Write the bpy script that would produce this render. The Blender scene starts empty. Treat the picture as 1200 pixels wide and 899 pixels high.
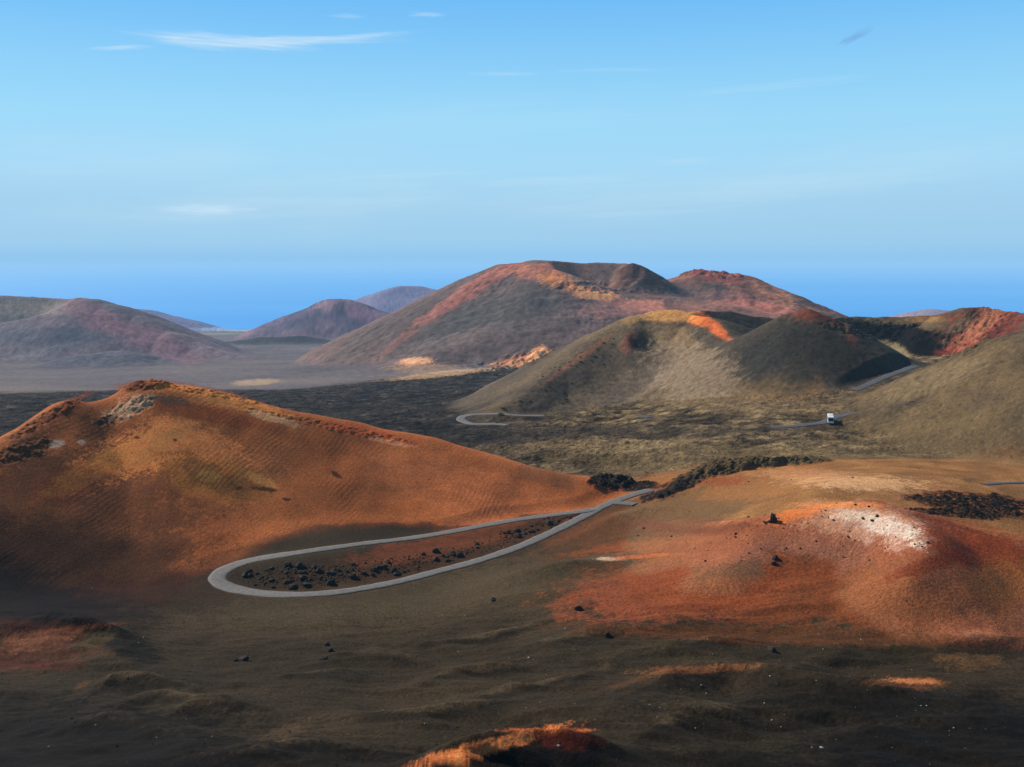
import bpy, bmesh, math, random
import numpy as np
random.seed(7)
rng = np.random.default_rng(7)
F32 = np.float32
scene = bpy.context.scene
col = scene.collection

# ------------------------------------------------------------------ camera geometry
FPX, CX, CY, HOR = 1152.0, 600.0, 449.5, 300.0          # focal length in photo pixels (1200 wide), centre, horizon row
TH = math.atan((CY - HOR) / FPX)
CT, ST = math.cos(TH), math.sin(TH)
def ray(px, py):
    v = (CY - py) / FPX; u = (px - CX) / FPX
    den = CT + v * ST
    return u / den, (-ST + v * CT) / den                # x/y and z/y
def P(px, py, d):
    tx, tz = ray(px, py)
    return np.array([tx * d, d, tz * d])

# ------------------------------------------------------------------ noise
_perm = np.random.default_rng(3).permutation(1024).astype(np.int32)
_perm = np.concatenate([_perm, _perm])
_ang = np.random.default_rng(4).random(1024) * 2 * np.pi
_gx, _gy = np.cos(_ang).astype(F32), np.sin(_ang).astype(F32)
def perlin(x, y):
    xi = np.floor(x); yi = np.floor(y)
    xf = (x - xi).astype(F32); yf = (y - yi).astype(F32)
    xi = xi.astype(np.int32) & 1023; yi = yi.astype(np.int32) & 1023
    u = xf * xf * xf * (xf * (xf * 6 - 15) + 10); v = yf * yf * yf * (yf * (yf * 6 - 15) + 10)
    x1 = (xi + 1) & 1023; y1 = (yi + 1) & 1023
    def g(ix, iy, fx, fy):
        h = _perm[_perm[ix] + iy]
        return _gx[h] * fx + _gy[h] * fy
    a = g(xi, yi, xf, yf); b = g(x1, yi, xf - 1, yf)
    c = g(xi, y1, xf, yf - 1); d = g(x1, y1, xf - 1, yf - 1)
    ab = a + u * (b - a); cd = c + u * (d - c)
    return (ab + v * (cd - ab)) * 1.5
def fbm(x, y, s, octv=4, gain=.5, off=0.):
    t = 0; a = 1.; f = 1. / s; n = 0
    for i in range(octv):
        t = t + a * perlin(x * f + off + 17.3 * i, y * f + off * 1.7 + 9.1 * i); n += a
        a *= gain; f *= 2.03
    return (t / n).astype(F32)
def ridged(x, y, s, octv=4, gain=.5, off=0.):
    t = 0; a = 1.; f = 1. / s; n = 0
    for i in range(octv):
        t = t + a * (1 - 2 * np.abs(perlin(x * f + off + 31.7 * i, y * f + off * 1.3 + 5.9 * i))); n += a
        a *= gain; f *= 2.1
    return (t / n).astype(F32)
def sstep(a, b, x):
    t = np.clip((x - a) / (b - a), 0, 1)
    return t * t * (3 - 2 * t)
def lin(c):
    c = np.asarray(c, float) / 255.
    return np.where(c <= .04045, c / 12.92, ((c + .055) / 1.055) ** 2.4)
def A(r, g, b, lit=.80):
    """albedo of ground that reads as this display colour in full daylight"""
    return (lin((r, g, b)) / lit).astype(F32)

# ------------------------------------------------------------------ terrain grid (rows of constant y, columns of constant x / y)
rows = []
for a, b, st in ((45, 104, 2.), (104, 230, .28), (230, 360, .34), (360, 560, .65), (560, 780, 1.), (780, 1140, 2.5),
                 (1140, 1520, 1.9), (1520, 2000, 4.), (2000, 5600, 18.)):
    rows.append(np.arange(a, b, st))
ROW = np.concatenate(rows)
cin = np.arange(-.60, .6001, .00125)
COLU = np.concatenate([np.arange(-1.0, -.6, .008), cin, np.arange(.608, 1.0, .008)])
NR, NC = len(ROW), len(COLU)
Y = np.repeat(ROW[:, None], NC, 1).astype(F32)
X = (ROW[:, None] * COLU[None, :]).astype(F32)

# ------------------------------------------------------------------ base ground: thin-plate surface through measured points
cp = [(600,905,108),(100,905,108),(1150,905,112),(300,800,165),(900,835,143),(50,805,165),(1150,810,156),(600,780,175),
 (300,704,236),(100,722,222),(-80,722,215),(500,690,247),(650,652,265),(900,748,188),(1150,745,188),(1320,745,190),(740,705,212),
 (744,580,330),(620,612,303),(437,638,278),(341,650,262),(740,620,288),(850,604,272),(950,578,262),(950,553,320),(1130,588,262),(1190,572,292),
 (690,572,338),(700,540,372),(900,527,375),(1100,522,378),(600,510,455),(700,497,490),(540,492,525),(400,482,640),(300,466,760),(60,482,600),
 (420,447,980),(150,452,900),(850,482,468),(967,495,428),(900,502,420),(1050,472,468),(1010,456,505),(1075,428,560),(1130,424,560),(1190,490,420),
 (20,436,1250),(300,432,1250),(420,434,1150),(600,427,1150),(300,412,2000),(350,402,2500),(280,386,4500),(600,380,4500)]
pts = []
for px, py, d in cp:
    tx, tz = ray(px, py); pts.append((tx, d, tz * d))
for u_, d_, z_ in ((-.35,330,-86),(-.15,330,-84),(-.6,280,-84),(.25,1000,-128),(.45,1000,-128),(.2,1500,-165),(.5,1500,-165),(.3,2500,-215),(-.55,2500,-215),
                   (.6,4500,-330),(-.6,4500,-330),(.8,300,-66),(.8,600,-66),(-.9,300,-88),(-.9,700,-100),(.3,700,-80),(.15,600,-84),(-.9,140,-68),(.9,140,-64),(0,60,-44),(-.7,60,-44),(.7,60,-44)):
    pts.append((u_, d_, z_))
pts = np.array(pts)
KX, KY = 1.6, 1.0
def feat(u, d): return np.stack([u * KX, np.log(d) * KY], -1)
fp = feat(pts[:, 0], pts[:, 1]); q = pts[:, 2] / pts[:, 1]
def tps(r2): return np.where(r2 > 1e-12, .5 * r2 * np.log(np.maximum(r2, 1e-12)), 0)
n = len(fp)
K = tps(((fp[:, None] - fp[None]) ** 2).sum(-1)) + np.eye(n) * 2e-4
Pm = np.concatenate([np.ones((n, 1)), fp], 1)
M = np.block([[K, Pm], [Pm.T, np.zeros((3, 3))]])
sol = np.linalg.solve(M, np.concatenate([q, np.zeros(3)]))
ri = np.unique(np.concatenate([np.arange(0, NR, 10), [NR - 1]])); ci = np.unique(np.concatenate([np.arange(0, NC, 8), [NC - 1]]))
gu, gd = np.meshgrid(COLU[ci], ROW[ri])
ff = feat(gu.ravel(), gd.ravel())
val = sol[n] + ff @ sol[n + 1:]
for i in range(n):
    val += sol[i] * tps(((ff - fp[i]) ** 2).sum(-1))
val = val.reshape(gu.shape)
def upsample(small):
    t = np.stack([np.interp(COLU, COLU[ci], r) for r in small])
    idx = np.clip(np.searchsorted(ROW[ri], ROW, side='right') - 1, 0, len(ri) - 2)
    w = ((ROW - ROW[ri][idx]) / (ROW[ri][idx + 1] - ROW[ri][idx]))[:, None]
    return t[idx] * (1 - w) + t[idx + 1] * w
def boxf(a, m, ax):
    p = np.pad(a, [(m, m) if k == ax else (0, 0) for k in range(2)], mode='edge')
    c = np.cumsum(p, axis=ax); c = np.concatenate([np.zeros_like(np.take(c, [0], ax)), c], ax)
    w = 2 * m + 1; N_ = a.shape[ax]
    return (np.take(c, np.arange(w, w + N_), ax) - np.take(c, np.arange(N_), ax)) / w
HQ = upsample(val)
for ax, m in ((0, 5), (1, 4), (0, 5), (1, 4)): HQ = boxf(HQ, m, ax)
H = (HQ * ROW[:, None]).astype(F32); del HQ
far = sstep(4300, 5500, Y)
H = H * (1 - far) + far * -420

U = np.repeat(COLU[None, :], NR, 0).astype(F32)
# soft undulation of the near ash and of the whole ground
H += fbm(X, Y, 60, 3, off=2.) * 1.2 * sstep(500, 300, Y)
roll = fbm(X * .55 + .25 * Y, Y, 15, 4, .5, off=5.)
H += (ridged(X + .5 * Y, Y * 2.4, 44, 3, off=5.) * .7 + roll * 2.6) * sstep(95, 115, Y) * sstep(242, 200, Y + 8 * fbm(X, Y, 40, 2))

# ------------------------------------------------------------------ regions
REG = ['ground', 'red_left', 'red_right', 'lava', 'orange_cone', 'dark_cone', 'crater', 'right_slope', 'main_volcano', 'red_cone',
       'left_volcano', 'far_cone', 'farther_cone', 'far_ridge', 'faint_ridge', 'coast']
RI = {r: i for i, r in enumerate(REG)}
RID = np.zeros((NR, NC), np.uint8)
C = np.empty((NR, NC, 3), F32)

def mix(a, b, w): return a + (b - a) * w[..., None]
def tone(sl, s, *cols, off=0., gain=.55, octv=5, contrast=1.7):
    x, y = X[sl], Y[sl]
    t = np.clip(.5 + contrast * .5 * fbm(x, y, s, octv, gain, off), 0, 1) * (len(cols) - 1)
    out = np.zeros(x.shape + (3,), F32)
    for i, c in enumerate(cols):
        w = np.clip(1 - np.abs(t - i), 0, 1)
        out += w[..., None] * c
    return out
ALL = (slice(0, NR), slice(0, NC))
# near ash -> lava field -> far ash plain
near = tone(ALL, 45, A(36,32,24), A(52,46,36), A(66,59,46), off=1.)
lavaR = tone(ALL, 11, A(26,24,20), A(70,63,48), A(108,97,70), A(150,135,98), off=8., gain=.72, octv=6, contrast=2.6)
lavaL = tone(ALL, 12, A(12,11,10), A(34,32,29), A(50,47,42), A(84,79,70), off=11., gain=.72, octv=6, contrast=2.4)
ash = tone(ALL, 160, A(78,70,70), A(96,86,82), A(112,98,86), off=13.)
wl = sstep(-.10, .12, U + .06 * fbm(X, Y, 90, 3, off=3.) - (Y - 420) * .0002)
lav = mix(lavaL, lavaR, wl)
wy = sstep(338, 352, Y + 8 * fbm(X, Y, 30, 4, off=6.) + np.where(U < .1, 0, 0))
C[:] = mix(near, lav, wy)
edge = np.interp(COLU, [-1, -.5, -.42, -.3, -.2, -.1, .0, .1, 1], [700, 760, 790, 840, 920, 1030, 1080, 1000, 980]).astype(F32)
wf = sstep(-25, 25, Y - edge[None, :] + 60 * fbm(X, Y, 120, 4, off=21.))
C[:] = mix(C, ash, wf)
RID[(wy > .5)] = RI['lava']
RID[wf > .5] = RI['coast']
wc = sstep(3000, 4200, Y)
C[:] = mix(C, tone(ALL, 500, A(60,56,54), A(90,84,74), A(150,134,108), off=30.), wc)
# ochre and orange ground behind the right hand summit
wp = sstep(.085, .15, U + .03 * fbm(X, Y, 30, 4, off=81.)) * sstep(222, 240, Y) * sstep(352, 340, Y + 6 * fbm(X, Y, 20, 4, off=82.))
C[:] = mix(C, tone(ALL, 14, A(104,66,36), A(140,86,46), A(166,108,60), off=83., gain=.65), wp * .9)
RID[(wp > .5)] = RI['red_right']
# lava roughness
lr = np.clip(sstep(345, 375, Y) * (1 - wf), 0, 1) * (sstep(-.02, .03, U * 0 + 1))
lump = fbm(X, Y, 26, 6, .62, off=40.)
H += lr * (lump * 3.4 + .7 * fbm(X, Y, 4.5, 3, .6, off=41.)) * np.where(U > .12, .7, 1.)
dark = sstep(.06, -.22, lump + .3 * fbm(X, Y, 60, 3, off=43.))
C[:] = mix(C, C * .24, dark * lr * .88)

def smax(a, b, k):
    h = np.clip(.5 + .5 * (b - a) / k, 0, 1)
    return a + (b - a) * h + k * h * (1 - h)

def block(pl, R):
    """grid window that holds everything within R of a polyline"""
    y0, y1 = pl[:, 1].min() - R, pl[:, 1].max() + R
    r0, r1 = np.searchsorted(ROW, y0), np.searchsorted(ROW, y1)
    x0, x1 = pl[:, 0].min() - R, pl[:, 0].max() + R
    yy0, yy1 = max(y0, ROW[0]), max(y1, ROW[0])
    us = [x0 / yy0, x0 / yy1, x1 / yy0, x1 / yy1]
    c0, c1 = np.searchsorted(COLU, min(us)), np.searchsorted(COLU, max(us))
    return slice(max(r0 - 1, 0), min(r1 + 1, NR)), slice(max(c0 - 1, 0), min(c1 + 1, NC))

def pline(trace, d=None, s=None):
    out = []
    for t in trace:
        px, py, dd = t[0], t[1], (t[2] if len(t) > 2 else d)
        ss = t[3] if len(t) > 3 else s
        out.append(list(P(px, py, dd)) + [ss])
    return np.array(out, float)

def resample(p, m):
    if m <= 1: return p
    q = np.concatenate([[2 * p[0] - p[1]], p, [2 * p[-1] - p[-2]]]); out = []
    for i in range(1, len(q) - 2):
        for k in range(m):
            t = k / m
            out.append(.5 * (2 * q[i] + (q[i+1] - q[i-1]) * t + (2*q[i-1] - 5*q[i] + 4*q[i+1] - q[i+2]) * t*t + (3*q[i] - q[i-1] - 3*q[i+1] + q[i+2]) * t**3))
    out.append(p[-1]); return np.array(out)

def dent(px, py, rad, depth, ey=1.):
    """shallow hollow pressed into the surface seen at a photo point"""
    w = trace(px, py)[0]
    if np.isnan(w[0]): return
    pl = np.array([[w[0], w[1], 0, 0]]); sl = block(pl, rad * 2.5 * max(1, ey))
    r2 = ((X[sl] - w[0]) / rad) ** 2 + ((Y[sl] - w[1]) / (rad * ey)) ** 2
    H[sl] -= depth * np.exp(-r2)

def field(pl, sl, r0, warp=0., wscale=30., R=1e9, conc=0.):
    x, y = X[sl], Y[sl]
    if warp:
        x = x + warp * fbm(x, y, wscale, 4, .55, off=50.); y = y + warp * fbm(X[sl], Y[sl], wscale, 4, .55, off=60.)
    best = np.full(x.shape, -1e9, F32)
    for a, b in zip(pl[:-1], pl[1:]):
        dx, dy = b[0] - a[0], b[1] - a[1]
        t = np.clip(((x - a[0]) * dx + (y - a[1]) * dy) / (dx * dx + dy * dy + 1e-9), 0, 1)
        r = np.sqrt((x - a[0] - t * dx) ** 2 + (y - a[1] - t * dy) ** 2 + r0 * r0) - r0
        if conc: r = conc * (1 - np.exp(-r / conc)) + .1 * r
        r = r + np.maximum(r - .55 * R, 0) ** 2 * (2. / R)
        z = a[2] + t * (b[2] - a[2]) - (a[3] + t * (b[3] - a[3])) * r
        best = np.maximum(best, z)
    return best

def hill(region, trace, colf=None, d=None, s=.45, r0=8., k=4., kc=None, R=150., rough=0., rscale=20., warp=0., wscale=30., sub=1, conc=0.):
    global H
    pl = resample(pline(trace, d, s), sub)
    sl = block(pl, R)
    h = field(pl, sl, r0, warp, wscale, R, conc)
    if rough: h = h + rough * fbm(X[sl], Y[sl], rscale, 5, .55, off=70.)
    g = H[sl]
    kc = kc or k
    w = np.clip(.5 + .5 * (h - g + .5 * kc * fbm(X[sl], Y[sl], kc * 3, 4, .6, off=33.)) / kc, 0, 1)
    H[sl] = smax(g, h, k)
    if colf is not None:
        C[sl] = mix(C[sl], colf(sl), sstep(0, 1, w))
    if region is not None:
        RID[sl] = np.where(w > .5, RI[region], RID[sl])

def bowl(region, trace, s=.5, rf=8., k=2., R=60., colf=None, warp=0., wscale=20.):
    pl = pline(trace, None, s)
    sl = block(pl, R)
    x, y = X[sl], Y[sl]
    if warp: x = x + warp * fbm(x, y, wscale, 4, .55, off=80.)
    best = np.full(x.shape, 1e9, F32); rr = best.copy()
    for a, b in zip(pl[:-1], pl[1:]):
        dx, dy = b[0] - a[0], b[1] - a[1]
        t = np.clip(((x - a[0]) * dx + (y - a[1]) * dy) / (dx * dx + dy * dy + 1e-9), 0, 1)
        r = np.sqrt((x - a[0] - t * dx) ** 2 + (y - a[1] - t * dy) ** 2)
        z = a[2] + t * (b[2] - a[2]) + (a[3] + t * (b[3] - a[3])) * (np.sqrt(np.maximum(r - rf, 0) ** 2 + 4) - 2)
        best = np.minimum(best, z); rr = np.minimum(rr, r)
    best = best + 1e4 * sstep(R * .8, R, rr)
    g = H[sl]
    w = np.clip(.5 + .5 * (g - best) / k, 0, 1)
    H[sl] = -smax(-g, -best, k)
    if colf is not None:
        C[sl] = mix(C[sl], colf(sl), sstep(0, 1, w))
    if region is not None:
        RID[sl] = np.where(w > .5, RI[region], RID[sl])

# ------------------------------------------------------------------ where a photo point lies on the terrain
def trace(px, py, G=None):
    """first terrain point along each ray """
    G = H if G is None else G
    px = np.atleast_1d(np.asarray(px, float)); py = np.atleast_1d(np.asarray(py, float))
    out = np.full((len(px), 3), np.nan)
    for i, (a, b) in enumerate(zip(px, py)):
        tx, tz = ray(a, b)
        j = np.searchsorted(COLU, tx) - 1
        if j < 0 or j >= NC - 1: continue
        w = (tx - COLU[j]) / (COLU[j + 1] - COLU[j])
        qq = (G[:, j] * (1 - w) + G[:, j + 1] * w) / ROW
        hit = np.argmax(qq >= tz)
        if hit == 0: continue
        q0, q1 = qq[hit - 1], qq[hit]
        t = (tz - q0) / (q1 - q0 + 1e-12)
        yy = ROW[hit - 1] + t * (ROW[hit] - ROW[hit - 1])
        out[i] = (tx * yy, yy, tz * yy)
    return out
def hat(x, y, G=None):
    G = H if G is None else G
    x = np.asarray(x, float); y = np.asarray(y, float)
    i = np.clip(np.searchsorted(ROW, y) - 1, 0, NR - 2); u = x / y
    j = np.clip(np.searchsorted(COLU, u) - 1, 0, NC - 2)
    a = (y - ROW[i]) / (ROW[i + 1] - ROW[i]); b = (u - COLU[j]) / (COLU[j + 1] - COLU[j])
    return (G[i, j] * (1 - b) + G[i, j + 1] * b) * (1 - a) + (G[i + 1, j] * (1 - b) + G[i + 1, j + 1] * b) * a

T = tone
# ------------------------------------------------------------------ the hills, far to near
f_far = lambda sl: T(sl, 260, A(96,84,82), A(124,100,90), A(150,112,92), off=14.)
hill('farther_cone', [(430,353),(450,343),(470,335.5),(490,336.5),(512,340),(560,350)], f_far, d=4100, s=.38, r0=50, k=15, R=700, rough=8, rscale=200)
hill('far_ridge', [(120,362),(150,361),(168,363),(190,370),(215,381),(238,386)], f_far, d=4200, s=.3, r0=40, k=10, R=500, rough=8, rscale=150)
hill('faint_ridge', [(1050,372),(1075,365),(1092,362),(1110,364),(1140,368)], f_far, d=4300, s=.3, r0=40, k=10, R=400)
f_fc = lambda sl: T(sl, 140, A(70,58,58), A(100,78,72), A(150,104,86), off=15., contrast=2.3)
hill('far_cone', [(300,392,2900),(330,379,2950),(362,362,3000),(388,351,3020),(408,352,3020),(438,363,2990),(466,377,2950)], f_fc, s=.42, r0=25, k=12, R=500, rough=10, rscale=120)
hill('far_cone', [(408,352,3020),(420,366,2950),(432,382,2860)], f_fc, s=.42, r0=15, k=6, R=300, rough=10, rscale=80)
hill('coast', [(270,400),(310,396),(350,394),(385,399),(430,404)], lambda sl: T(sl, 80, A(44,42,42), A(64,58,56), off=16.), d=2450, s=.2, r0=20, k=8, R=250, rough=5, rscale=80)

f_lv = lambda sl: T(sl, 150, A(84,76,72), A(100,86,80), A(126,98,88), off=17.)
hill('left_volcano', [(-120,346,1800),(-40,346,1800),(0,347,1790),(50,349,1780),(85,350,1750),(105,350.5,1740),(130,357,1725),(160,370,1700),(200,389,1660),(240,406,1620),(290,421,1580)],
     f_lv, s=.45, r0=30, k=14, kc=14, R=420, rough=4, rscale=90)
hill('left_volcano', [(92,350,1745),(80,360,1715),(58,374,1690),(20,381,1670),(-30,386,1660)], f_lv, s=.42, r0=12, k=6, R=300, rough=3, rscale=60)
bowl('left_volcano', [(30,380,1697),(-30,383,1690)], s=.62, rf=8, k=5, R=150, colf=lambda sl: T(sl, 80, A(92,86,74), A(112,100,84), off=18.))
hill('left_volcano', [(20,444,1380),(60,430,1400),(100,416,1430),(140,411,1450),(190,419,1450),(250,428,1400)], lambda sl: T(sl, 60, A(66,64,62), A(92,84,80), off=19.), s=.25, r0=18, k=8, R=160, rough=3, rscale=50)

f_mv = lambda sl: T(sl, 190, A(68,62,60), A(84,74,70), A(110,90,84), off=20., contrast=2.)
f_mr = lambda sl: T(sl, 60, A(120,82,70), A(150,92,76), A(176,120,84), off=22., contrast=2.2)
hill('red_cone', [(745,352,1530),(790,335,1500),(800,326,1490),(815,316.5,1480),(835,318,1480),(870,322,1480),(885,329,1480),(905,340,1480),(940,358,1475),(980,376,1470)],
     lambda sl: T(sl, 60, A(78,66,62), A(116,76,66), A(160,112,92), off=23., contrast=2.6), s=.42, r0=8, k=8, R=420, rough=5, rscale=45)
hill('main_volcano', [(470,376,1380),(510,349,1400),(550,326,1410),(590,310.5,1420),(620,305.5,1425),(660,304.5,1430),(700,306,1440),(730,307.5,1440),(745,311,1430),(765,325,1420),(785,337,1405)],
     f_mv, s=.62, r0=16, k=12, kc=14, R=520, conc=520, rough=4.5, rscale=70)
hill('main_volcano', [(590,311,1420),(630,310,1400),(650,318,1380),(662,331,1362),(690,342,1350),(725,347,1340),(765,350,1335),(800,354,1340)],
     f_mv, s=.46, r0=14, k=8, R=420, rough=4, rscale=40, warp=6, wscale=60)
hill('main_volcano', [(650,322,1375),(610,352,1310),(570,382,1240),(520,410,1170)], f_mv, s=.42, r0=30, k=14, R=350, rough=4, rscale=70)
bowl('main_volcano', [(690,342,1392),(722,344,1390)], s=.85, rf=8, k=4, R=110, colf=lambda sl: T(sl, 40, A(104,84,78), A(134,108,92), off=24.))
hill('main_volcano', [(742,309,1428),(738,326,1400),(748,342,1380),(775,345,1385)], lambda sl: T(sl, 25, A(44,36,34), A(80,58,50), A(108,70,56), off=25., gain=.7), s=.6, r0=7, k=6, R=60, rough=2.5, rscale=14)
hill('red_cone', [(760,348,1360),(800,351,1345),(850,358,1330),(905,366,1310),(950,380,1290)], lambda sl: T(sl, 70, A(92,74,70), A(124,84,74), A(152,104,90), off=26.), s=.35, r0=30, k=12, R=300, rough=4, rscale=50)
hill('main_volcano', [(450,437,1120),(490,424,1135),(520,428,1135)], f_mv, s=.3, r0=14, k=6, R=80, rough=3, rscale=25)
hill('main_volcano', [(570,432,1100),(585,424,1105),(612,421,1110),(628,414,1120),(640,408,1130)], lambda sl: T(sl, 18, A(120,86,66), A(160,112,78), A(196,140,92), off=27., gain=.7), s=.5, r0=3, k=4, R=50, rough=4, rscale=12)

# crater with the red wall, right
f_cr = lambda sl: T(sl, 40, A(52,46,42), A(84,74,58), A(104,90,68), off=28.)
hill('crater', [(940,380,735),(975,373,742),(1000,372,747),(1050,371.5,750),(1090,370,748),(1113,366,740),(1130,360,730),(1143,356.5,718),(1165,358,700),(1200,360,672),(1260,364,630)],
     f_cr, s=.5, r0=4, k=4, R=170, rough=1.6, rscale=16)
hill('crater', [(1120,366,735),(1143,357,718),(1170,359,698),(1210,361,665),(1260,365,630)], lambda sl: T(sl, 14, A(56,30,26), A(118,56,46), A(156,92,70), off=29., gain=.65, contrast=2.4), s=.5, r0=3, k=2, R=110, rough=4, rscale=13)
# cone with the orange crest
f_oc = lambda sl: T(sl, 60, A(64,60,50), A(84,76,60), A(110,98,70), off=31., contrast=1.8)
hill('orange_cone', [(690,403,628),(715,387,640),(745,370.5,650),(770,364,655),(800,363,655),(818,362,656),(835,366,640),(850,386,612),(862,398,595)], f_oc, s=.52, r0=7, k=5, kc=5, R=170, rough=1.1, rscale=18)
hill('orange_cone', [(818,363,672),(830,364.5,690),(854,365,702),(880,370,706),(911,374,704),(930,380,690)], lambda sl: T(sl, 20, A(44,42,38), A(66,62,52), off=32.), s=.55, r0=4, k=3, R=110, rough=1.2, rscale=14)
hill('orange_cone', [(715,388,638),(672,419,604),(630,448,572),(590,474,545)], f_oc, s=.5, r0=9, k=6, R=120, rough=1, rscale=16)
bowl('orange_cone', [(866,396,655),(892,392,662)], s=.62, rf=6, k=2.5, R=62, colf=lambda sl: T(sl, 18, A(40,38,35), A(62,58,50), off=34.))
dent(757,402,9,4.5); dent(752,412,6,-1.2); dent(735,402,4,-2.5, 2.)
# dark cone with the red tip
f_dc = lambda sl: T(sl, 50, A(52,50,44), A(66,62,52), A(84,76,58), off=35.)
hill('dark_cone', [(880,402,586),(910,380,580),(930,366.5,572),(945,362.5,570),(960,368,568),(980,376,572),(996,385,574),(1004,397,570)], f_dc, s=.58, r0=5, k=5, kc=5, R=160, rough=.9, rscale=16)
hill('dark_cone', [(1000,393,572),(1018,408,562),(1035,420,556)], f_dc, s=.6, r0=3, k=2, R=50, rough=.8, rscale=12)
bowl('crater', [(1035,407,676),(1068,416,672),(1092,420,668)], s=.5, rf=11, k=3, R=150, colf=None, warp=8, wscale=30)
# long slope at the right edge
hill('right_slope', [(1085,438,532),(1110,432,520),(1143,423,500),(1167,412,475),(1200,387,440),(1300,402,380)], lambda sl: T(sl, 30, A(70,64,50), A(90,80,58), A(112,98,68), off=36., gain=.65, contrast=1.9), s=.55, r0=6, k=4, kc=8, R=140, rough=1., rscale=14, warp=3, sub=2)

# near red hill, left
f_rl = lambda sl: T(sl, 40, A(122,62,32), A(146,74,40), A(162,88,50), off=37.)
hill('red_left', [(-160,600,255,.6),(-60,556,268,.62),(0,519,285,.64),(30,502,295,.66),(60,486,305,.66),(78,470,314,.7),(88,467,317,.7),(112,470,322,.66),(150,460,330,.66),(168,447,332,.7),(187,449,332,.68),(213,452,334,.65),
     (267,464,338,.63),(333,479,342,.61),(400,492,345,.58),(443,502.5,345,.56),(500,512,343,.54),(550,526,340,.5),(600,543,337,.46),(640,551,335,.42),(687,560,334,.38)],
     f_rl, r0=5, k=4, kc=2.2, R=190, conc=115, rough=1.1, rscale=26, warp=4, wscale=40, sub=3)
# near red hill, right
f_rr = lambda sl: T(sl, 30, A(118,62,38), A(142,74,46), A(160,90,60), off=38.)
hill('red_right', [(690,664,252,.3),(720,655,250,.4),(760,651,248,.42),(810,643,246,.46),(867,628,243,.5),(905,609,240,.56),(960,593,238,.6),(1010,586,236,.62),(1060,594,233,.6),(1110,608,228,.56),(1200,628,222,.5),(1300,650,215,.5)],
     f_rr, r0=3, k=3, kc=2.5, R=100, conc=45, rough=.5, rscale=14, warp=3, wscale=22, sub=3)
hill('red_right', [(1018,589,235),(1052,599,227),(1080,618,217),(1088,642,207),(1070,668,199)], f_rr, s=.6, r0=3, k=2.5, kc=2.5, R=60, conc=70, rough=.4, rscale=10, warp=2, wscale=15, sub=3)
hill('red_right', [(905,609,240),(880,640,228),(850,668,218)], f_rr, s=.5, r0=4, k=3, kc=2.5, R=50, conc=70, rough=.4, rscale=10, warp=2, wscale=15, sub=3)
f_op = lambda sl: T(sl, 26, A(110,70,36), A(146,86,44), A(170,110,58), off=39.)
hill('red_right', [(800,574,332),(850,558,334),(900,550,335),(960,546,335),(1010,548,332),(1060,556,326),(1110,569,315),(1145,579,305)], f_op, s=.24, r0=14, k=3, kc=2., R=46, rough=.5, rscale=12, warp=2)
# weathered: round off the creases of the two near hills
bl_ = boxf(boxf(boxf(boxf(H, 6, 0), 5, 1), 6, 0), 5, 1)
wb_ = boxf(boxf(np.where((RID == RI['red_left']) | (RID == RI['red_right']), F32(.8), F32(0)), 6, 0), 6, 1)
H = (H + (bl_ - H) * wb_).astype(F32); del bl_, wb_
# mounds and dunes of the dark foreground
def mound(trace_px, amp, wf, wb=None, regs='ground', colf=None, rough=.15, end=.5):
    """low ridge raised on the surface: gentle (wf) towards us, wb behind"""
    wb = wb or wf
    px = np.array([p[0] for p in trace_px], float); py = np.array([p[1] for p in trace_px], float)
    w0 = trace(px, py)
    w3 = trace(px, py + 1.4 * amp * FPX / w0[:, 1])
    ok = ~np.isnan(w3[:, 0]); w3 = w3[ok]
    m = len(w3); env = np.minimum(1, np.minimum(np.arange(m), np.arange(m)[::-1]) / (m * .3) + .15)
    pl = resample(np.c_[w3, env], 3)
    sl = block(pl, max(wf, wb) * 3)
    x, y = X[sl], Y[sl]
    x = x + .25 * wf * fbm(x, y, wf * 2.5, 3, off=51.); y = y + .25 * wf * fbm(X[sl], Y[sl], wf * 2.5, 3, off=52.)
    best = np.zeros(x.shape, F32)
    for p, q_ in zip(pl[:-1], pl[1:]):
        dx, dy = q_[0] - p[0], q_[1] - p[1]
        t = np.clip(((x - p[0]) * dx + (y - p[1]) * dy) / (dx * dx + dy * dy + 1e-9), 0, 1)
        ex, ey = x - p[0] - t * dx, y - p[1] - t * dy
        r = np.hypot(ex, ey) / np.where(ey < 0, wf, wb)
        best = np.maximum(best, (p[3] + t * (q_[3] - p[3])) * np.exp(-r ** 1.5))
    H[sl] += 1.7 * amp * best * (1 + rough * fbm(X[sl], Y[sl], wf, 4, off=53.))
    if amp < 1.5: C[sl] *= (1 + .9 * sstep(.6, 1., best))[..., None]  # low crests lightened in the colour, as if catching the sun
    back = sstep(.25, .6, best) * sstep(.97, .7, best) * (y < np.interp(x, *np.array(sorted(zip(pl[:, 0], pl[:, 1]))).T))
    C[sl] *= (1 - .4 * back)[..., None]  # near side darkened in the colour to imitate backlit shade
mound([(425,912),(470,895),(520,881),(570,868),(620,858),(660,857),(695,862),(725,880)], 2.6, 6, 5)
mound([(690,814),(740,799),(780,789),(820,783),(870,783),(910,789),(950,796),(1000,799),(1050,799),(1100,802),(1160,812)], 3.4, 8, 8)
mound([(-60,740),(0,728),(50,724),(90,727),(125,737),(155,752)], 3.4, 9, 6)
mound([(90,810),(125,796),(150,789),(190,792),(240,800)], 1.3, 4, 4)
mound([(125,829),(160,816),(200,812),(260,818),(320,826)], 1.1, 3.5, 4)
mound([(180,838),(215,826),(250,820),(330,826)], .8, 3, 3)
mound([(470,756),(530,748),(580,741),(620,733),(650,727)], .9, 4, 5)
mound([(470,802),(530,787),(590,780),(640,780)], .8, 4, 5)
mound([(520,828),(590,810),(650,799),(690,792)], .9, 4, 6)
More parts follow.
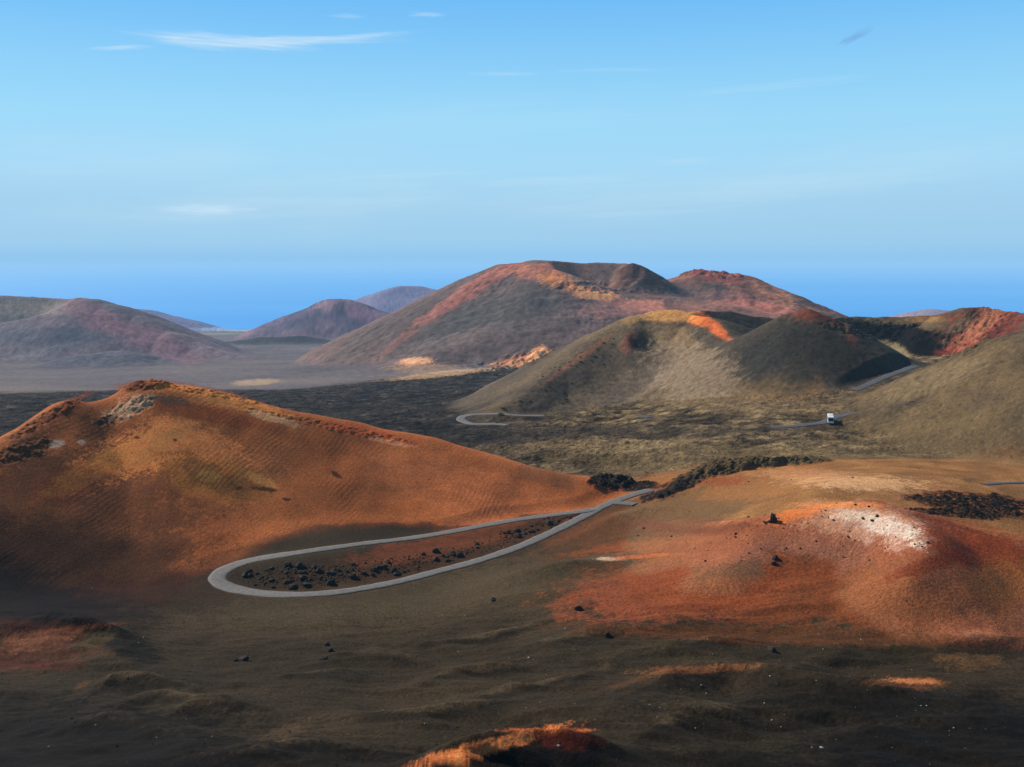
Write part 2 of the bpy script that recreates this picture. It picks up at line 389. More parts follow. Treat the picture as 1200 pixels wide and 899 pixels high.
mound([(580,757),(640,750),(700,741),(760,735)], .7, 4, 5)
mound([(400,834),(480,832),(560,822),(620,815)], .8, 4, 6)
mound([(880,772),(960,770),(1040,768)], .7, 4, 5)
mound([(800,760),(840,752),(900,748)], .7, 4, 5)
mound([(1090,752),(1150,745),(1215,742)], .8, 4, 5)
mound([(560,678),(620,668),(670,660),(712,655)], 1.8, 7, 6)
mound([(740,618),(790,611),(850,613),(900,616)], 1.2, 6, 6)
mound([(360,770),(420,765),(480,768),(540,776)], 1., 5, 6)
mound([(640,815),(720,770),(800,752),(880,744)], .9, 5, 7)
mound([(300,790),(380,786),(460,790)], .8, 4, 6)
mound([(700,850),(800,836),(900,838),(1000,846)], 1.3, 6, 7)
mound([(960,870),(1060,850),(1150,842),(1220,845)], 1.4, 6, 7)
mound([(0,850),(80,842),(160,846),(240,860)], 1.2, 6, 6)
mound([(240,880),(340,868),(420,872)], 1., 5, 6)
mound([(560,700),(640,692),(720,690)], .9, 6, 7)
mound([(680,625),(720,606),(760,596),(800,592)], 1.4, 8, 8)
# black lava walls
f_bl = lambda sl: T(sl, 4, A(18,17,15), A(34,31,26), A(60,54,42), off=46., gain=.75)
hill('lava', [(748,585,330),(772,569,332),(815,554,335),(860,543.5,338),(915,537,340),(965,539.5,341)], f_bl, s=.7, r0=1.2, k=1.2, kc=1., R=20, rough=1.6, rscale=4.5, warp=2, wscale=7)
hill('lava', [(698,557,342),(715,555,342),(735,560,341)], f_bl, s=.7, r0=1., k=1., kc=.8, R=12, rough=1.4, rscale=4, warp=2, wscale=6)
hill('lava', [(716,574,336),(738,569,337),(765,566,337)], f_bl, s=.6, r0=.8, k=1., kc=.8, R=10, rough=1., rscale=4, warp=2, wscale=6)
def screen():
    Q = H / Y; v = (Q * CT + ST) / (CT - Q * ST)
    vis = Q >= np.maximum.accumulate(Q, 0) - .004
    return (CX + U * (CT + v * ST) * FPX).astype(F32), (CY - v * FPX).astype(F32), vis
PX, PY, VIS = screen()
def lumps(px, py, rx, ry, amp, sc, colf=None, rot=0., region=None, seed=60., keep=1., bias=0.):
    """a patch of broken rock: bumpy ground inside an ellipse seen in the photo"""
    m = (np.abs(PX - px) < rx * 1.5) & (np.abs(PY - py) < rx * 1.5 + ry) & VIS
    rr_, cc_ = np.nonzero(m)
    if not len(rr_): return
    sl = (slice(rr_.min(), rr_.max() + 1), slice(cc_.min(), cc_.max() + 1))
    dx, dy = PX[sl] - px, PY[sl] - py
    c_, s_ = math.cos(math.radians(rot)), math.sin(math.radians(rot))
    x, y = X[sl], Y[sl]
    r = np.sqrt(((dx * c_ + dy * s_) / rx) ** 2 + ((-dx * s_ + dy * c_) / ry) ** 2) + .5 * fbm(x, y, sc * 4, 4, .65, off=seed)
    w = sstep(1.1, .75, r) * m[sl]
    nz = fbm(x, y, sc, 5, .65, off=seed + 3)
    H[sl] += w * amp * (np.clip(nz + bias, -.2, 1))
    if colf is not None:
        wc = w * sstep(-.25, .1, nz + bias) * keep
        C[sl] = mix(C[sl], colf(sl), wc)
    if region: RID[sl] = np.where(w > .5, RI[region], RID[sl])
f_rk = lambda sl: T(sl, 2.2, A(14,13,11), A(30,27,22), A(62,56,44), off=61., gain=.8, contrast=2.4)
lumps(1150,592,90,15,1.1,2., f_rk, 6, 'lava', 60., bias=.1)
lumps(1120,602,55,5,1.,2., f_rk, 6, 'lava', 62., bias=.1)
lumps(805,563,48,9,1.8,2.6, f_rk, -30, 'lava', 63., bias=.3)
lumps(860,547,40,8,2.0,2.6, f_rk, -14, 'lava', 65., bias=.3)
lumps(925,541,48,5,1.6,2.6, f_rk, -2, 'lava', 67., bias=.3)
lumps(775,578,30,7,1.2,2.2, f_rk, -20, 'lava', 68.5, bias=.2)
lumps(716,565,28,9,2.2,2.5, f_rk, 0, 'lava', 64., bias=.2)
lumps(748,570,26,5,1.6,2.2, f_rk, -6, 'lava', 66., bias=.2)
lumps(350,676,62,13,.7,1.6, f_rk, -4, None, 68., .8)
lumps(590,634,70,6,.6,1.6, f_rk, -20, None, 69., .6)
lumps(480,663,60,8,.5,1.6, f_rk, -12, None, 70., .5)
f_br = lambda sl: T(sl, 3, A(60,30,18), A(110,56,30), A(160,90,56), off=71., gain=.75, contrast=2.3)
lumps(165,452,34,6,1.6,3., f_br, -4, None, 71., .8, bias=.2)
lumps(240,458,70,6,1.,2.6, f_br, 12, None, 72., .7)
lumps(60,486,60,6,1.4,3., f_br, -30, None, 73., .8, bias=.1)
lumps(150,480,40,11,1.2,2.6, None, -24, None, 74.)
lumps(30,528,40,12,1.2,2.6, lambda sl: T(sl, 2.5, A(34,22,14), A(84,44,24), A(120,70,40), off=75., gain=.75), -20, None, 75., .8)
lumps(390,500,110,5,.8,2.4, f_br, 12, None, 76., .6)
lumps(828,320,46,6,7.,16., None, 4, None, 81.)
lumps(1140,390,50,26,3.5,6., None, -36, None, 77.)
lumps(1040,388,70,12,3.,6., None, 6, None, 78.)
lumps(600,424,60,10,6.,14., None, -14, None, 79.)
lumps(690,336,60,8,4.,14., None, 4, None, 80.)

# ------------------------------------------------------------------ roads: traced, smoothed, ground graded to them
def spline(p, step):
    p = np.array(p, float); out = []
    q = np.concatenate([[2 * p[0] - p[1]], p, [2 * p[-1] - p[-2]]])
    for i in range(1, len(q) - 2):
        m = max(2, int(np.linalg.norm(q[i + 1, :2] - q[i, :2]) / step))
        for k in range(m):
            t = k / m
            out.append(.5 * ((2 * q[i]) + (-q[i-1] + q[i+1]) * t + (2*q[i-1] - 5*q[i] + 4*q[i+1] - q[i+2]) * t*t + (-q[i-1] + 3*q[i] - 3*q[i+1] + q[i+2]) * t**3))
    out.append(p[-1]); return np.array(out)
def smooth(a, m):
    k = np.ones(2 * m + 1) / (2 * m + 1)
    e = np.concatenate([np.full(m, a[0]), a, np.full(m, a[-1])])
    return np.convolve(e, k, 'valid')
ROADS = {}
def plan_road(key, pix, width, step=1.5, dz=.12):
    w3 = trace([p[0] for p in pix], [p[1] for p in pix])
    w3 = w3[~np.isnan(w3[:, 0])]
    sp = spline(w3, step)
    for m in (3,):
        sp[:, 0] = smooth(sp[:, 0], m); sp[:, 1] = smooth(sp[:, 1], m)
    sp[:, 2] = smooth(hat(sp[:, 0], sp[:, 1]), 7)
    ROADS[key] = (sp, width, dz)
plan_road('loop', [(768,572),(757,575),(747,578),(736,582),(723,586.5),(710,592),(698,598),(655,620),(607,641.5),(558,658),(510,671),(452,685),(389,695),(331,697),(290,694),(262,688),(251,680),(254,672),(268,664),(297,655.5),
     (341,648),(389,642),(437,636),(510,627),(558,618),(607,609),(655,602.5),(685,599),(704,595.5)], 3.8)
plan_road('hook', [(640,487),(600,486),(557,486),(545,487.5),(539,490.5),(542,494),(556,496.5),(575,497.5),(598,497)], 5.)
plan_road('cone', [(1000,459),(1008,455),(1020,450),(1032,444),(1047,438),(1060,434),(1075,429)], 5.)
plan_road('coach', [(900,502),(925,500),(945,498),(965,496),(975,491),(988,487),(1013,482.5),(1040,477),(1058,472),(1072,467)], 5.)
plan_road('right', [(1150,567),(1175,566.5),(1215,566)], 2.6)
plan_road('middle', [(745,488),(765,488)], 5.)
LEVEL = H.copy()
for key, (sp, width, dz) in ROADS.items():
    pl = np.concatenate([sp[::2], sp[-1:]]); pl = np.c_[pl, np.zeros(len(pl))]
    gw = 2.6
    sl = block(pl, width * (gw + .1))
    x, y = X[sl], Y[sl]
    bd = np.full(x.shape, 1e9, F32); bz = np.zeros(x.shape, F32)
    for a, b in zip(pl[:-1], pl[1:]):
        dx, dy = b[0] - a[0], b[1] - a[1]
        t = np.clip(((x - a[0]) * dx + (y - a[1]) * dy) / (dx * dx + dy * dy + 1e-9), 0, 1)
        r = np.sqrt((x - a[0] - t * dx) ** 2 + (y - a[1] - t * dy) ** 2)
        nz = r < bd
        bd = np.where(nz, r, bd); bz = np.where(nz, a[2] + t * (b[2] - a[2]), bz)
    w = sstep(width * gw, width * .58, bd)
    H[sl] = H[sl] * (1 - w) + (bz - .02) * w
    # dusty verge
    C[sl] = mix(C[sl], C[sl] * .75 + .25 * A(92,84,74), sstep(width * .95, width * .5, bd) * (Y[sl] < 420))

plan_road('spur', [(714,590),(726,588),(737,589.5),(750,592)], 4.6, dz=.2)
# ------------------------------------------------------------------ colour patches, measured from the photo and laid onto the ground
PX, PY, VIS = screen()
FX = np.zeros((NR, NC, 3), F32)     # ripple, grain, lava
FX[..., 1] = 1
def patch(px, py, rx, ry, c, a=.8, rot=0., regs=None, n=.55, ns=None, soft=.42, mul=False):
    R = max(rx, ry) * 1.6
    m = (np.abs(PX - px) < R) & (np.abs(PY - py) < R) & VIS
    if regs is not None:
        rm = np.zeros(len(REG), bool); rm[[RI[r] for r in regs]] = True
        m &= rm[RID]
    ii = np.nonzero(m)
    if not len(ii[0]): return
    dx = PX[ii] - px; dy = PY[ii] - py
    cr, sr = math.cos(math.radians(rot)), math.sin(math.radians(rot))
    ex = (dx * cr + dy * sr) / rx; ey = (-dx * sr + dy * cr) / ry
    x, y = X[ii], Y[ii]
    ns = ns or max(4., .25 * rx * float(np.median(y)) / FPX)
    r = np.sqrt(ex * ex + ey * ey) + n * (1.2 * fbm(x, y, ns, 5, .72, off=px * .01) + .8 * fbm(x, y, ns * .14, 3, .8, off=px * .02))
    w = (a * sstep(1. + soft * .4, 1. - soft * .8, r))[:, None]
    cv = c[None, :] * (1 + .5 * fbm(x, y, ns * .5, 5, .75, off=py * .013))[:, None]
    C[ii] = C[ii] * (1 - w) + w * cv
L_ = ['red_left']; R_ = ['red_right']; G_ = ['ground']
# left red hill
patch(60,610,190,110, A(84,45,25), .75, regs=L_, n=.7)  # cloud shadow on the lower left slope, painted into the colour
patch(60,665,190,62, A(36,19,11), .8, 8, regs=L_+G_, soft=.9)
patch(20,695,170,50, A(18,10,7), .97, 8, regs=L_+G_, soft=.8)  # deepest part of the painted shadow, at the hill foot
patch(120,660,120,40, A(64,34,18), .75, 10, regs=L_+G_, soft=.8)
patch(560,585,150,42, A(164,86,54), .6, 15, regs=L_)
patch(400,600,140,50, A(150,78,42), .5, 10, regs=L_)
patch(160,530,80,24, A(226,122,66), .75, -20, regs=L_, n=.9)  # yellow sand, brightened in the colour like a sunlit upper slope
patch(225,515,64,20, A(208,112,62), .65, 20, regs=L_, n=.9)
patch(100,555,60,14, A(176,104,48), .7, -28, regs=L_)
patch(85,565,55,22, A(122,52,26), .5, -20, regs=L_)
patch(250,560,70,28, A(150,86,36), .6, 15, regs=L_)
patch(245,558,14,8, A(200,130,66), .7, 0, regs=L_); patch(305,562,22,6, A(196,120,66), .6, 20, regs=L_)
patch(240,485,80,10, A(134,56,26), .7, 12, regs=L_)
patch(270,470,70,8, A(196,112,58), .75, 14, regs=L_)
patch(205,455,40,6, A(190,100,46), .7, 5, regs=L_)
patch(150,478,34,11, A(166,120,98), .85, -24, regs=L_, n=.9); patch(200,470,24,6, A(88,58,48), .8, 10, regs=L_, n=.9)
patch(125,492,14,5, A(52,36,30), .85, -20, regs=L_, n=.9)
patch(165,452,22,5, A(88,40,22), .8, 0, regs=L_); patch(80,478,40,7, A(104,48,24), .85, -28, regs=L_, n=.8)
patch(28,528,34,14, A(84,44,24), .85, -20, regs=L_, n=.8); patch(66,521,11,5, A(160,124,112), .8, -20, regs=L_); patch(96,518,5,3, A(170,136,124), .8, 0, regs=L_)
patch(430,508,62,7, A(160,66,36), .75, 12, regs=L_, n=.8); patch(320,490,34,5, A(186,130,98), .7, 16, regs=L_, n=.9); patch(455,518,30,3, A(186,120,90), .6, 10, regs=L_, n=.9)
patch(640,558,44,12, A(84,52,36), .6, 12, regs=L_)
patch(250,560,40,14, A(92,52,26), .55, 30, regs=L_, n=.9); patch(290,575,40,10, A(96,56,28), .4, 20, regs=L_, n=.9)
for (x_, y_, a_, b_, r_) in ((308,573,14,3,6),(394,556,9,3,30),(280,572,5,2,0),(335,585,6,2,10),(160,513,3,2,0),(206,516,3,2,0)):
    patch(x_, y_, a_, b_, A(34,20,13), .85, r_, regs=L_, n=.7)
# inside the loop
patch(500,648,190,20, A(112,64,42), .75, -12, regs=G_, n=.6); patch(600,626,100,10, A(100,60,40), .7, -14, regs=G_)
patch(350,676,95,22, A(46,38,26), .9, -6, regs=G_+L_, n=.5); patch(500,668,130,16, A(56,42,28), .85, -14, regs=G_+L_); patch(590,640,80,8, A(60,44,30), .8, -22, regs=G_+L_); patch(640,612,60,8, A(58,40,26), .7, -18, regs=G_)
# grey ash right of the road, ochre and red streaks
patch(540,690,150,26, A(80,72,58), .7, -14, regs=G_); patch(430,720,180,24, A(66,58,44), .6, -4, regs=G_)
patch(700,625,80,26, A(78,60,42), .7, -20, regs=G_+R_); patch(680,622,40,6, A(110,64,42), .5, -24, regs=G_+R_, n=.9)
patch(775,605,130,30, A(96,66,42), .8, -14, regs=G_+R_); patch(800,618,60,10, A(112,58,38), .6, -4, regs=G_+R_, n=1.); patch(755,612,30,6, A(112,56,38), .5, 10, regs=G_+R_, n=1.)
patch(760,640,90,9, A(140,78,48), .7, -6, regs=G_+R_)
patch(820,585,90,16, A(110,72,42), .8, -12, regs=G_+R_); patch(880,572,70,14, A(140,84,44), .8, -6, regs=G_+R_); patch(850,564,30,6, A(134,62,34), .7, -5, regs=R_+G_, n=.8)
patch(690,665,60,16, A(58,54,38), .8, -12, regs=R_+G_); patch(655,690,70,22, A(66,58,42), .7, -16, regs=R_+G_)
patch(715,655,18,2.5, A(190,150,118), .8, 0, regs=R_+G_); patch(752,652,42,2.5, A(176,88,48), .8, -4, regs=R_+G_)
patch(800,690,150,40, A(152,82,54), .6, -6, regs=R_+G_); patch(980,700,250,38, A(132,72,38), .55, 2, regs=R_+G_)
# right hill summit
patch(1000,610,70,22, A(186,120,88), .75, 4, regs=R_); patch(1035,618,56,20, A(190,134,110), .7, 14, regs=R_, n=1.); patch(1048,620,36,11, A(222,182,160), .62, 16, regs=R_, n=1.3); patch(1000,605,34,7, A(216,166,136), .7, 5, regs=R_, n=1.); patch(1075,632,15,10, A(226,192,166), .8, 30, regs=R_, n=1.)
patch(930,604,40,7, A(196,96,42), .8, -14, regs=R_); patch(985,592,60,4, A(206,112,58), .8, 0, regs=R_)
patch(1150,645,90,28, A(126,48,20), .85, 12, regs=R_); patch(1095,660,60,10, A(110,40,18), .7, -18, regs=R_); patch(1110,612,50,5, A(104,40,22), .7, 14, regs=R_); patch(1190,680,60,26, A(150,84,38), .6, 0, regs=R_)
patch(1165,622,50,6, A(150,82,46), .7, 14, regs=R_)
patch(940,650,80,26, A(140,82,62), .5, 0, regs=R_); patch(900,665,100,10, A(84,64,42), .5, -4, regs=R_, n=.9)
# orange plateau
patch(1010,566,80,9, A(206,142,96), .7, 2, regs=R_, n=1.); patch(940,556,60,7, A(176,110,70), .6, 0, regs=R_, n=.9); patch(1110,575,30,5, A(150,90,56), .7, 14, regs=R_)
patch(1130,588,90,6, A(124,78,52), .7, 5, regs=R_+G_)
# dark foreground
patch(60,865,300,60, A(24,21,15), .6, 0, regs=G_); patch(1040,860,300,50, A(24,22,15), .6, 0, regs=G_)  # dim lower corners: vignette and shade painted into the ash colour
patch(480,770,160,26, A(48,42,30), .5, 0, regs=G_); patch(720,762,110,24, A(46,42,30), .6, 0, regs=G_); patch(1040,768,200,14, A(40,36,24), .75, 0, regs=G_)
patch(930,745,260,12, A(92,56,28), .6, 2, regs=G_+R_, n=.6)
patch(20,762,110,26, A(80,50,36), .8, -4, regs=G_, n=.7); patch(36,752,60,12, A(112,74,56), .7, -8, regs=G_, n=.9); patch(30,731,75,5, A(58,26,18), .7, 2, regs=G_, n=.9); patch(40,779,60,5, A(72,32,20), .6, 3, regs=G_, n=1.); patch(85,737,50,4, A(112,68,46), .6, -6, regs=G_, n=.9)
patch(150,757,40,17, A(18,16,11), .9, 20, regs=G_); patch(110,750,30,9, A(66,60,40), .8, -20, regs=G_)  # shaded right side of the left mound, painted dark
patch(575,874,95,9, A(226,140,88), .92, -14, regs=G_, n=.45); patch(660,866,44,13, A(58,22,13), .92, 4, regs=G_); patch(660,888,80,12, A(22,15,10), .9, 0, regs=G_); patch(640,856,60,3, A(206,120,74), .8, 0, regs=G_, n=.5)  # orange mound with its sunlit crest and shaded foot painted in
patch(505,891,40,5, A(150,76,40), .8, -16, regs=G_)
patch(815,784,74,5, A(126,84,58), .7, -3, regs=G_, n=.8); patch(760,793,50,4, A(84,58,40), .5, -16, regs=G_, n=1.)  # sunlit crest of the long mound, painted as lighter strips
patch(1065,801,48,7, A(96,66,44), .7, 2, regs=G_, n=1.); patch(1066,798,30,3.5, A(178,118,80), .8, 2, regs=G_, n=.7); patch(1145,777,36,8, A(104,80,56), .5, -6, regs=G_, n=1.4); patch(1115,770,20,5, A(120,90,58), .4, -6, regs=G_, n=1.3); patch(1160,747,22,4, A(80,70,54), .7, 0, regs=G_)  # narrow highlight painted along the orange crest
patch(1000,825,240,20, A(22,20,14), .6, 0, regs=G_, n=.8)  # shaded front of the long mound, painted dark
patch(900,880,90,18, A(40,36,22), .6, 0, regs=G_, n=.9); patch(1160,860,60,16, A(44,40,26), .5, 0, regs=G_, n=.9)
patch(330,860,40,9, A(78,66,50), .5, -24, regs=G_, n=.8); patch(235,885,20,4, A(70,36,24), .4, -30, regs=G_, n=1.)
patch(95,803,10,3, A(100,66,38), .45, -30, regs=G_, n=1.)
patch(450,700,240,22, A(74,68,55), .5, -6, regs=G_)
patch(60,880,260,60, A(13,11,8), .8, 0, regs=G_, n=.7); patch(1150,880,220,60, A(14,12,9), .78, 0, regs=G_, n=.7); patch(600,899,500,22, A(14,12,9), .7, 0, regs=G_, n=.7)  # bottom edge and corners darkened further in colour, as a vignette would
patch(575,874,95,9, A(226,140,88), .92, -14, regs=G_, n=.45); patch(660,866,44,13, A(58,22,13), .92, 4, regs=G_)  # lit crest and dark side of the mound painted over again
# lava field
V_ = ['lava']
patch(900,545,280,22, A(104,92,62), .45, 3, regs=V_); patch(1080,520,150,40, A(104,92,62), .4, -8, regs=V_+['right_slope']); patch(720,505,170,9, A(52,48,40), .6, 0, regs=V_); patch(560,512,120,8, A(38,36,34), .6, 0, regs=V_)
patch(860,470,130,16, A(120,106,76), .5, 4, regs=V_+['orange_cone','dark_cone']); patch(1090,445,70,14, A(124,112,82), .55, -20, regs=V_+['right_slope','crater'])
patch(760,522,90,5, A(128,116,84), .5, -6, regs=V_); patch(660,520,60,5, A(112,100,72), .5, -4, regs=V_)
# middle cones
O_ = ['orange_cone']; D_ = ['dark_cone']; K_ = ['crater']
patch(815,372,18,9, A(222,122,56), .95, 30, regs=O_); patch(838,384,26,7, A(206,108,56), .9, 42, regs=O_); patch(785,370,34,8, A(200,150,84), .9, 0, regs=O_); patch(745,372,20,7, A(150,122,76), .7, -20, regs=O_)
patch(736,402,7,14, A(124,76,58), .7, 20, regs=O_, n=.9); patch(757,400,14,14, A(40,44,32), .85, 0, regs=O_); patch(790,395,30,16, A(134,114,78), .7, 20, regs=O_)
patch(650,455,70,20, A(56,54,48), .8, -38, regs=O_); patch(690,412,36,4, A(134,92,68), .55, -38, regs=O_, n=1.); patch(655,436,30,3, A(124,88,66), .45, -38, regs=O_, n=1.)
patch(815,440,60,40, A(138,124,98), .7, 24, regs=O_+D_, n=.8); patch(760,455,60,26, A(122,112,92), .55, -10, regs=O_, n=.8); patch(740,470,70,14, A(112,102,82), .6, 0, regs=O_); patch(840,402,34,8, A(68,66,54), .7, 20, regs=O_)
patch(945,368,24,9, A(120,66,46), .75, 6, regs=D_, n=.9); patch(975,376,18,6, A(100,54,42), .6, 20, regs=D_, n=.8); patch(998,397,7,9, A(128,74,56), .75, -30, regs=D_, n=.7)
patch(900,415,40,22, A(50,52,48), .7, -34, regs=D_); patch(960,410,60,26, A(46,46,38), .6, 10, regs=D_); patch(910,458,60,14, A(112,94,64), .6, 0, regs=D_+V_); patch(957,452,12,10, A(122,96,66), .4, -60, regs=D_+V_, n=.9)
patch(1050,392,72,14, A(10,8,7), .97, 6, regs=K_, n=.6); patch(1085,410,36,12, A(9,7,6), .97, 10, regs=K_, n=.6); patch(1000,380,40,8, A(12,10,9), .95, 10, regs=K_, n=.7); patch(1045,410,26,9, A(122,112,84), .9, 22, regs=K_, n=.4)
patch(1060,376,60,4, A(96,82,58), .7, 0, regs=K_); patch(1085,374,26,4, A(140,104,62), .7, 0, regs=K_)
patch(1155,395,52,28, A(112,54,44), .85, -38, regs=K_, n=.8, ns=6); patch(1120,412,26,9, A(118,54,46), .8, -10, regs=K_); patch(1150,382,36,10, A(156,100,74), .8, -40, regs=K_, n=1.3, ns=5); patch(1165,392,30,5, A(60,30,26), .7, -42, regs=K_, n=1.2, ns=5); patch(1140,366,12,10, A(52,36,30), .7, 0, regs=K_)
patch(865,352,60,10, A(170,108,94), .6, 8, regs=['red_cone']); patch(900,360,50,6, A(176,104,88), .7, 10, regs=['red_cone'])
patch(838,322,40,8, A(136,66,58), .7, 10, regs=['red_cone']); patch(820,345,40,9, A(96,84,80), .6, 0, regs=['red_cone']); patch(905,342,34,8, A(170,108,82), .6, 30, regs=['red_cone'])
# main volcano
B_ = ['main_volcano']
patch(560,335,90,9, A(146,92,78), .8, -32, regs=B_); patch(640,318,50,10, A(164,104,78), .8, 0, regs=B_); patch(480,390,60,5, A(124,86,76), .5, -38, regs=B_)
patch(655,330,26,9, A(186,122,72), .8, 10, regs=B_); patch(690,344,36,7, A(222,142,92), .95, 8, regs=B_); patch(660,342,14,8, A(90,62,52), .7, 0, regs=B_, n=.9); patch(725,362,60,9, A(150,106,94), .6, -8, regs=B_)
patch(690,325,34,12, A(126,102,86), .6, 10, regs=B_); patch(760,358,40,7, A(176,116,94), .7, 4, regs=B_)
patch(590,365,90,22, A(76,74,70), .7, -14, regs=B_); patch(530,385,60,14, A(66,66,64), .6, -26, regs=B_); patch(600,385,120,9, A(104,92,86), .5, -10, regs=B_)
patch(487,424,20,5, A(206,150,108), .85, -4, regs=B_+['coast','lava'], n=.7); patch(500,432,50,6, A(150,118,90), .6, 0, regs=B_+['coast','lava']); patch(610,424,40,8, A(190,130,88), .6, -14, regs=B_, n=.8); patch(630,415,12,8, A(220,150,100), .8, -40, regs=B_)
patch(520,438,70,3.5, A(178,150,112), .7, -6, regs=B_+['coast','lava']); patch(300,448,30,4, A(170,140,104), .7, -3, regs=['coast','lava'])
patch(762,328,24,14, A(38,30,28), .85, 30, regs=B_, n=.9); patch(742,316,8,10, A(60,44,38), .7, 0, regs=B_)
# left volcano
W_ = ['left_volcano']
patch(40,362,60,9, A(134,114,92), .7, 0, regs=W_); patch(110,372,50,16, A(128,88,82), .6, 30, regs=W_); patch(180,400,80,14, A(128,86,82), .6, 26, regs=W_); patch(60,395,80,12, A(70,72,72), .7, 0, regs=W_); patch(40,415,50,5, A(126,114,106), .4, -14, regs=W_)
patch(385,358,14,7, A(166,118,96), .6, 0, regs=['far_cone']); patch(425,370,22,8, A(140,86,80), .7, 20, regs=['far_cone']); patch(398,362,9,9, A(56,48,48), .7, 20, regs=['far_cone'])
patch(270,386,50,2.5, A(190,176,150), .7, 0, regs=['coast','far_ridge'])
# far lapilli specks: shrubs too small to tell apart on the left volcano, stones on the near ash
sp = perlin(X / .55, Y / .8)
C[:] = mix(C, C * .5, sstep(.35, .6, sp) * (Y < 360) * .35)
sp = perlin(X / 6. + 9, Y / 9.)
C[:] = mix(C, C * .55, sstep(.42, .62, sp) * ((RID == RI['left_volcano']) | (RID == RI['main_volcano'])) * .6)
sp = perlin(X / 1.6 + 3, Y / 2.6)
C[:] = mix(C, C * .5, sstep(.25, .6, sp) * ((RID >= 3) & (RID <= 7)) * .55)
sp = perlin(X / 1.1 + 31, Y / 2.2 + 7)
C[:] = mix(C, np.minimum(C * 1.7, .5), sstep(.25, .6, sp) * (((RID == 3) & (U > -.05)) | (RID == 7)) * .45)
# fine surface character
FX[..., 0] = np.where(RID == RI['red_left'], 1., np.where(RID == RI['red_right'], .55, 0.)) * sstep(-.25, .45, fbm(X, Y, 24, 3, off=90.))
FX[..., 1] = np.clip(220 / Y, .15, 1.)
FX[..., 2] = (RID == RI['lava']) * 1.
gr = np.where(Y < 400, fbm(X, Y, .7, 3, .9, off=95.) * (1 + .5 * (Y < 230)), np.where(Y < 850, fbm(X, Y, 3., 3, .85, off=96.), fbm(X, Y, 11, 3, .85, off=97.)))
C *= np.clip(1 + .65 * gr, .3, 2.5)[..., None]
def rills(region, apex, across, along, amp, hamp):
    """loose cinders sliding down from an apex leave faint stripes"""
    ax, ay, az = P(*apex)
    ii = np.nonzero(RID == RI[region])
    if not len(ii[0]): return
    dx, dy = X[ii] - ax, Y[ii] - ay
    r = np.hypot(dx, dy); th = np.arctan2(dy, dx) + .3 * fbm(X[ii], Y[ii], along, 4, .6, off=101.)
    f = fbm(th * (1.6 * along / across), r / along * 1.2, 1., 5, .65, off=102.) * sstep(0, along * .5, r)
    f = f * sstep(-.4, .4, fbm(X[ii], Y[ii], along * .6, 3, off=103.))
    C[ii] *= np.clip(1 + .7 * amp * f, .3, 2.)[:, None]
    H[ii] += (.35 * hamp * f).astype(F32)
rills('orange_cone', (790,362,655), 5, 60, .5, .4)
rills('dark_cone', (945,362,570), 5, 60, .45, .35)
rills('main_volcano', (660,300,1440), 16, 220, .7, 3.)
rills('red_cone', (835,310,1490), 12, 160, .7, 3.)
rills('left_volcano', (60,345,1800), 14, 200, .55, 2.5)
rills('far_cone', (395,345,3020), 30, 300, .7, 6.)
rills('right_slope', (1230,380,420), 6, 80, .25, .2)
rills('red_left', (185,445,332), 3.2, 60, .35, .18)
rills('red_right', (1010,585,236), 3., 40, .4, .15)
del gr
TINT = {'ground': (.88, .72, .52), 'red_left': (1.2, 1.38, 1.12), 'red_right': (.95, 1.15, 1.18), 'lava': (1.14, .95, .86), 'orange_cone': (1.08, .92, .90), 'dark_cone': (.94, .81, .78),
        'crater': (1.1, 1., .84), 'right_slope': (.88, .73, .68), 'main_volcano': (1.3, 1.17, 1.14), 'red_cone': (1.08, 1.1, 1.0), 'left_volcano': (1.02, 1.1, 1.42), 'coast': (.92, .94, 1.02), 'far_cone': (.8, .98, 1.7), 'farther_cone': (.8, 1.15, 2.3), 'far_ridge': (.6, .95, 2.2), 'faint_ridge': (1., 1.25, 2.)}  # blue on the far hills is haze painted into their albedo
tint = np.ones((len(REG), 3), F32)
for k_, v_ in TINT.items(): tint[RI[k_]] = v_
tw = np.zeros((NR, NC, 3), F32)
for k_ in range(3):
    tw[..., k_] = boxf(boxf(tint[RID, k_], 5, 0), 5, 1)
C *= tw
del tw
C[:] = np.clip(C, .003, .85)

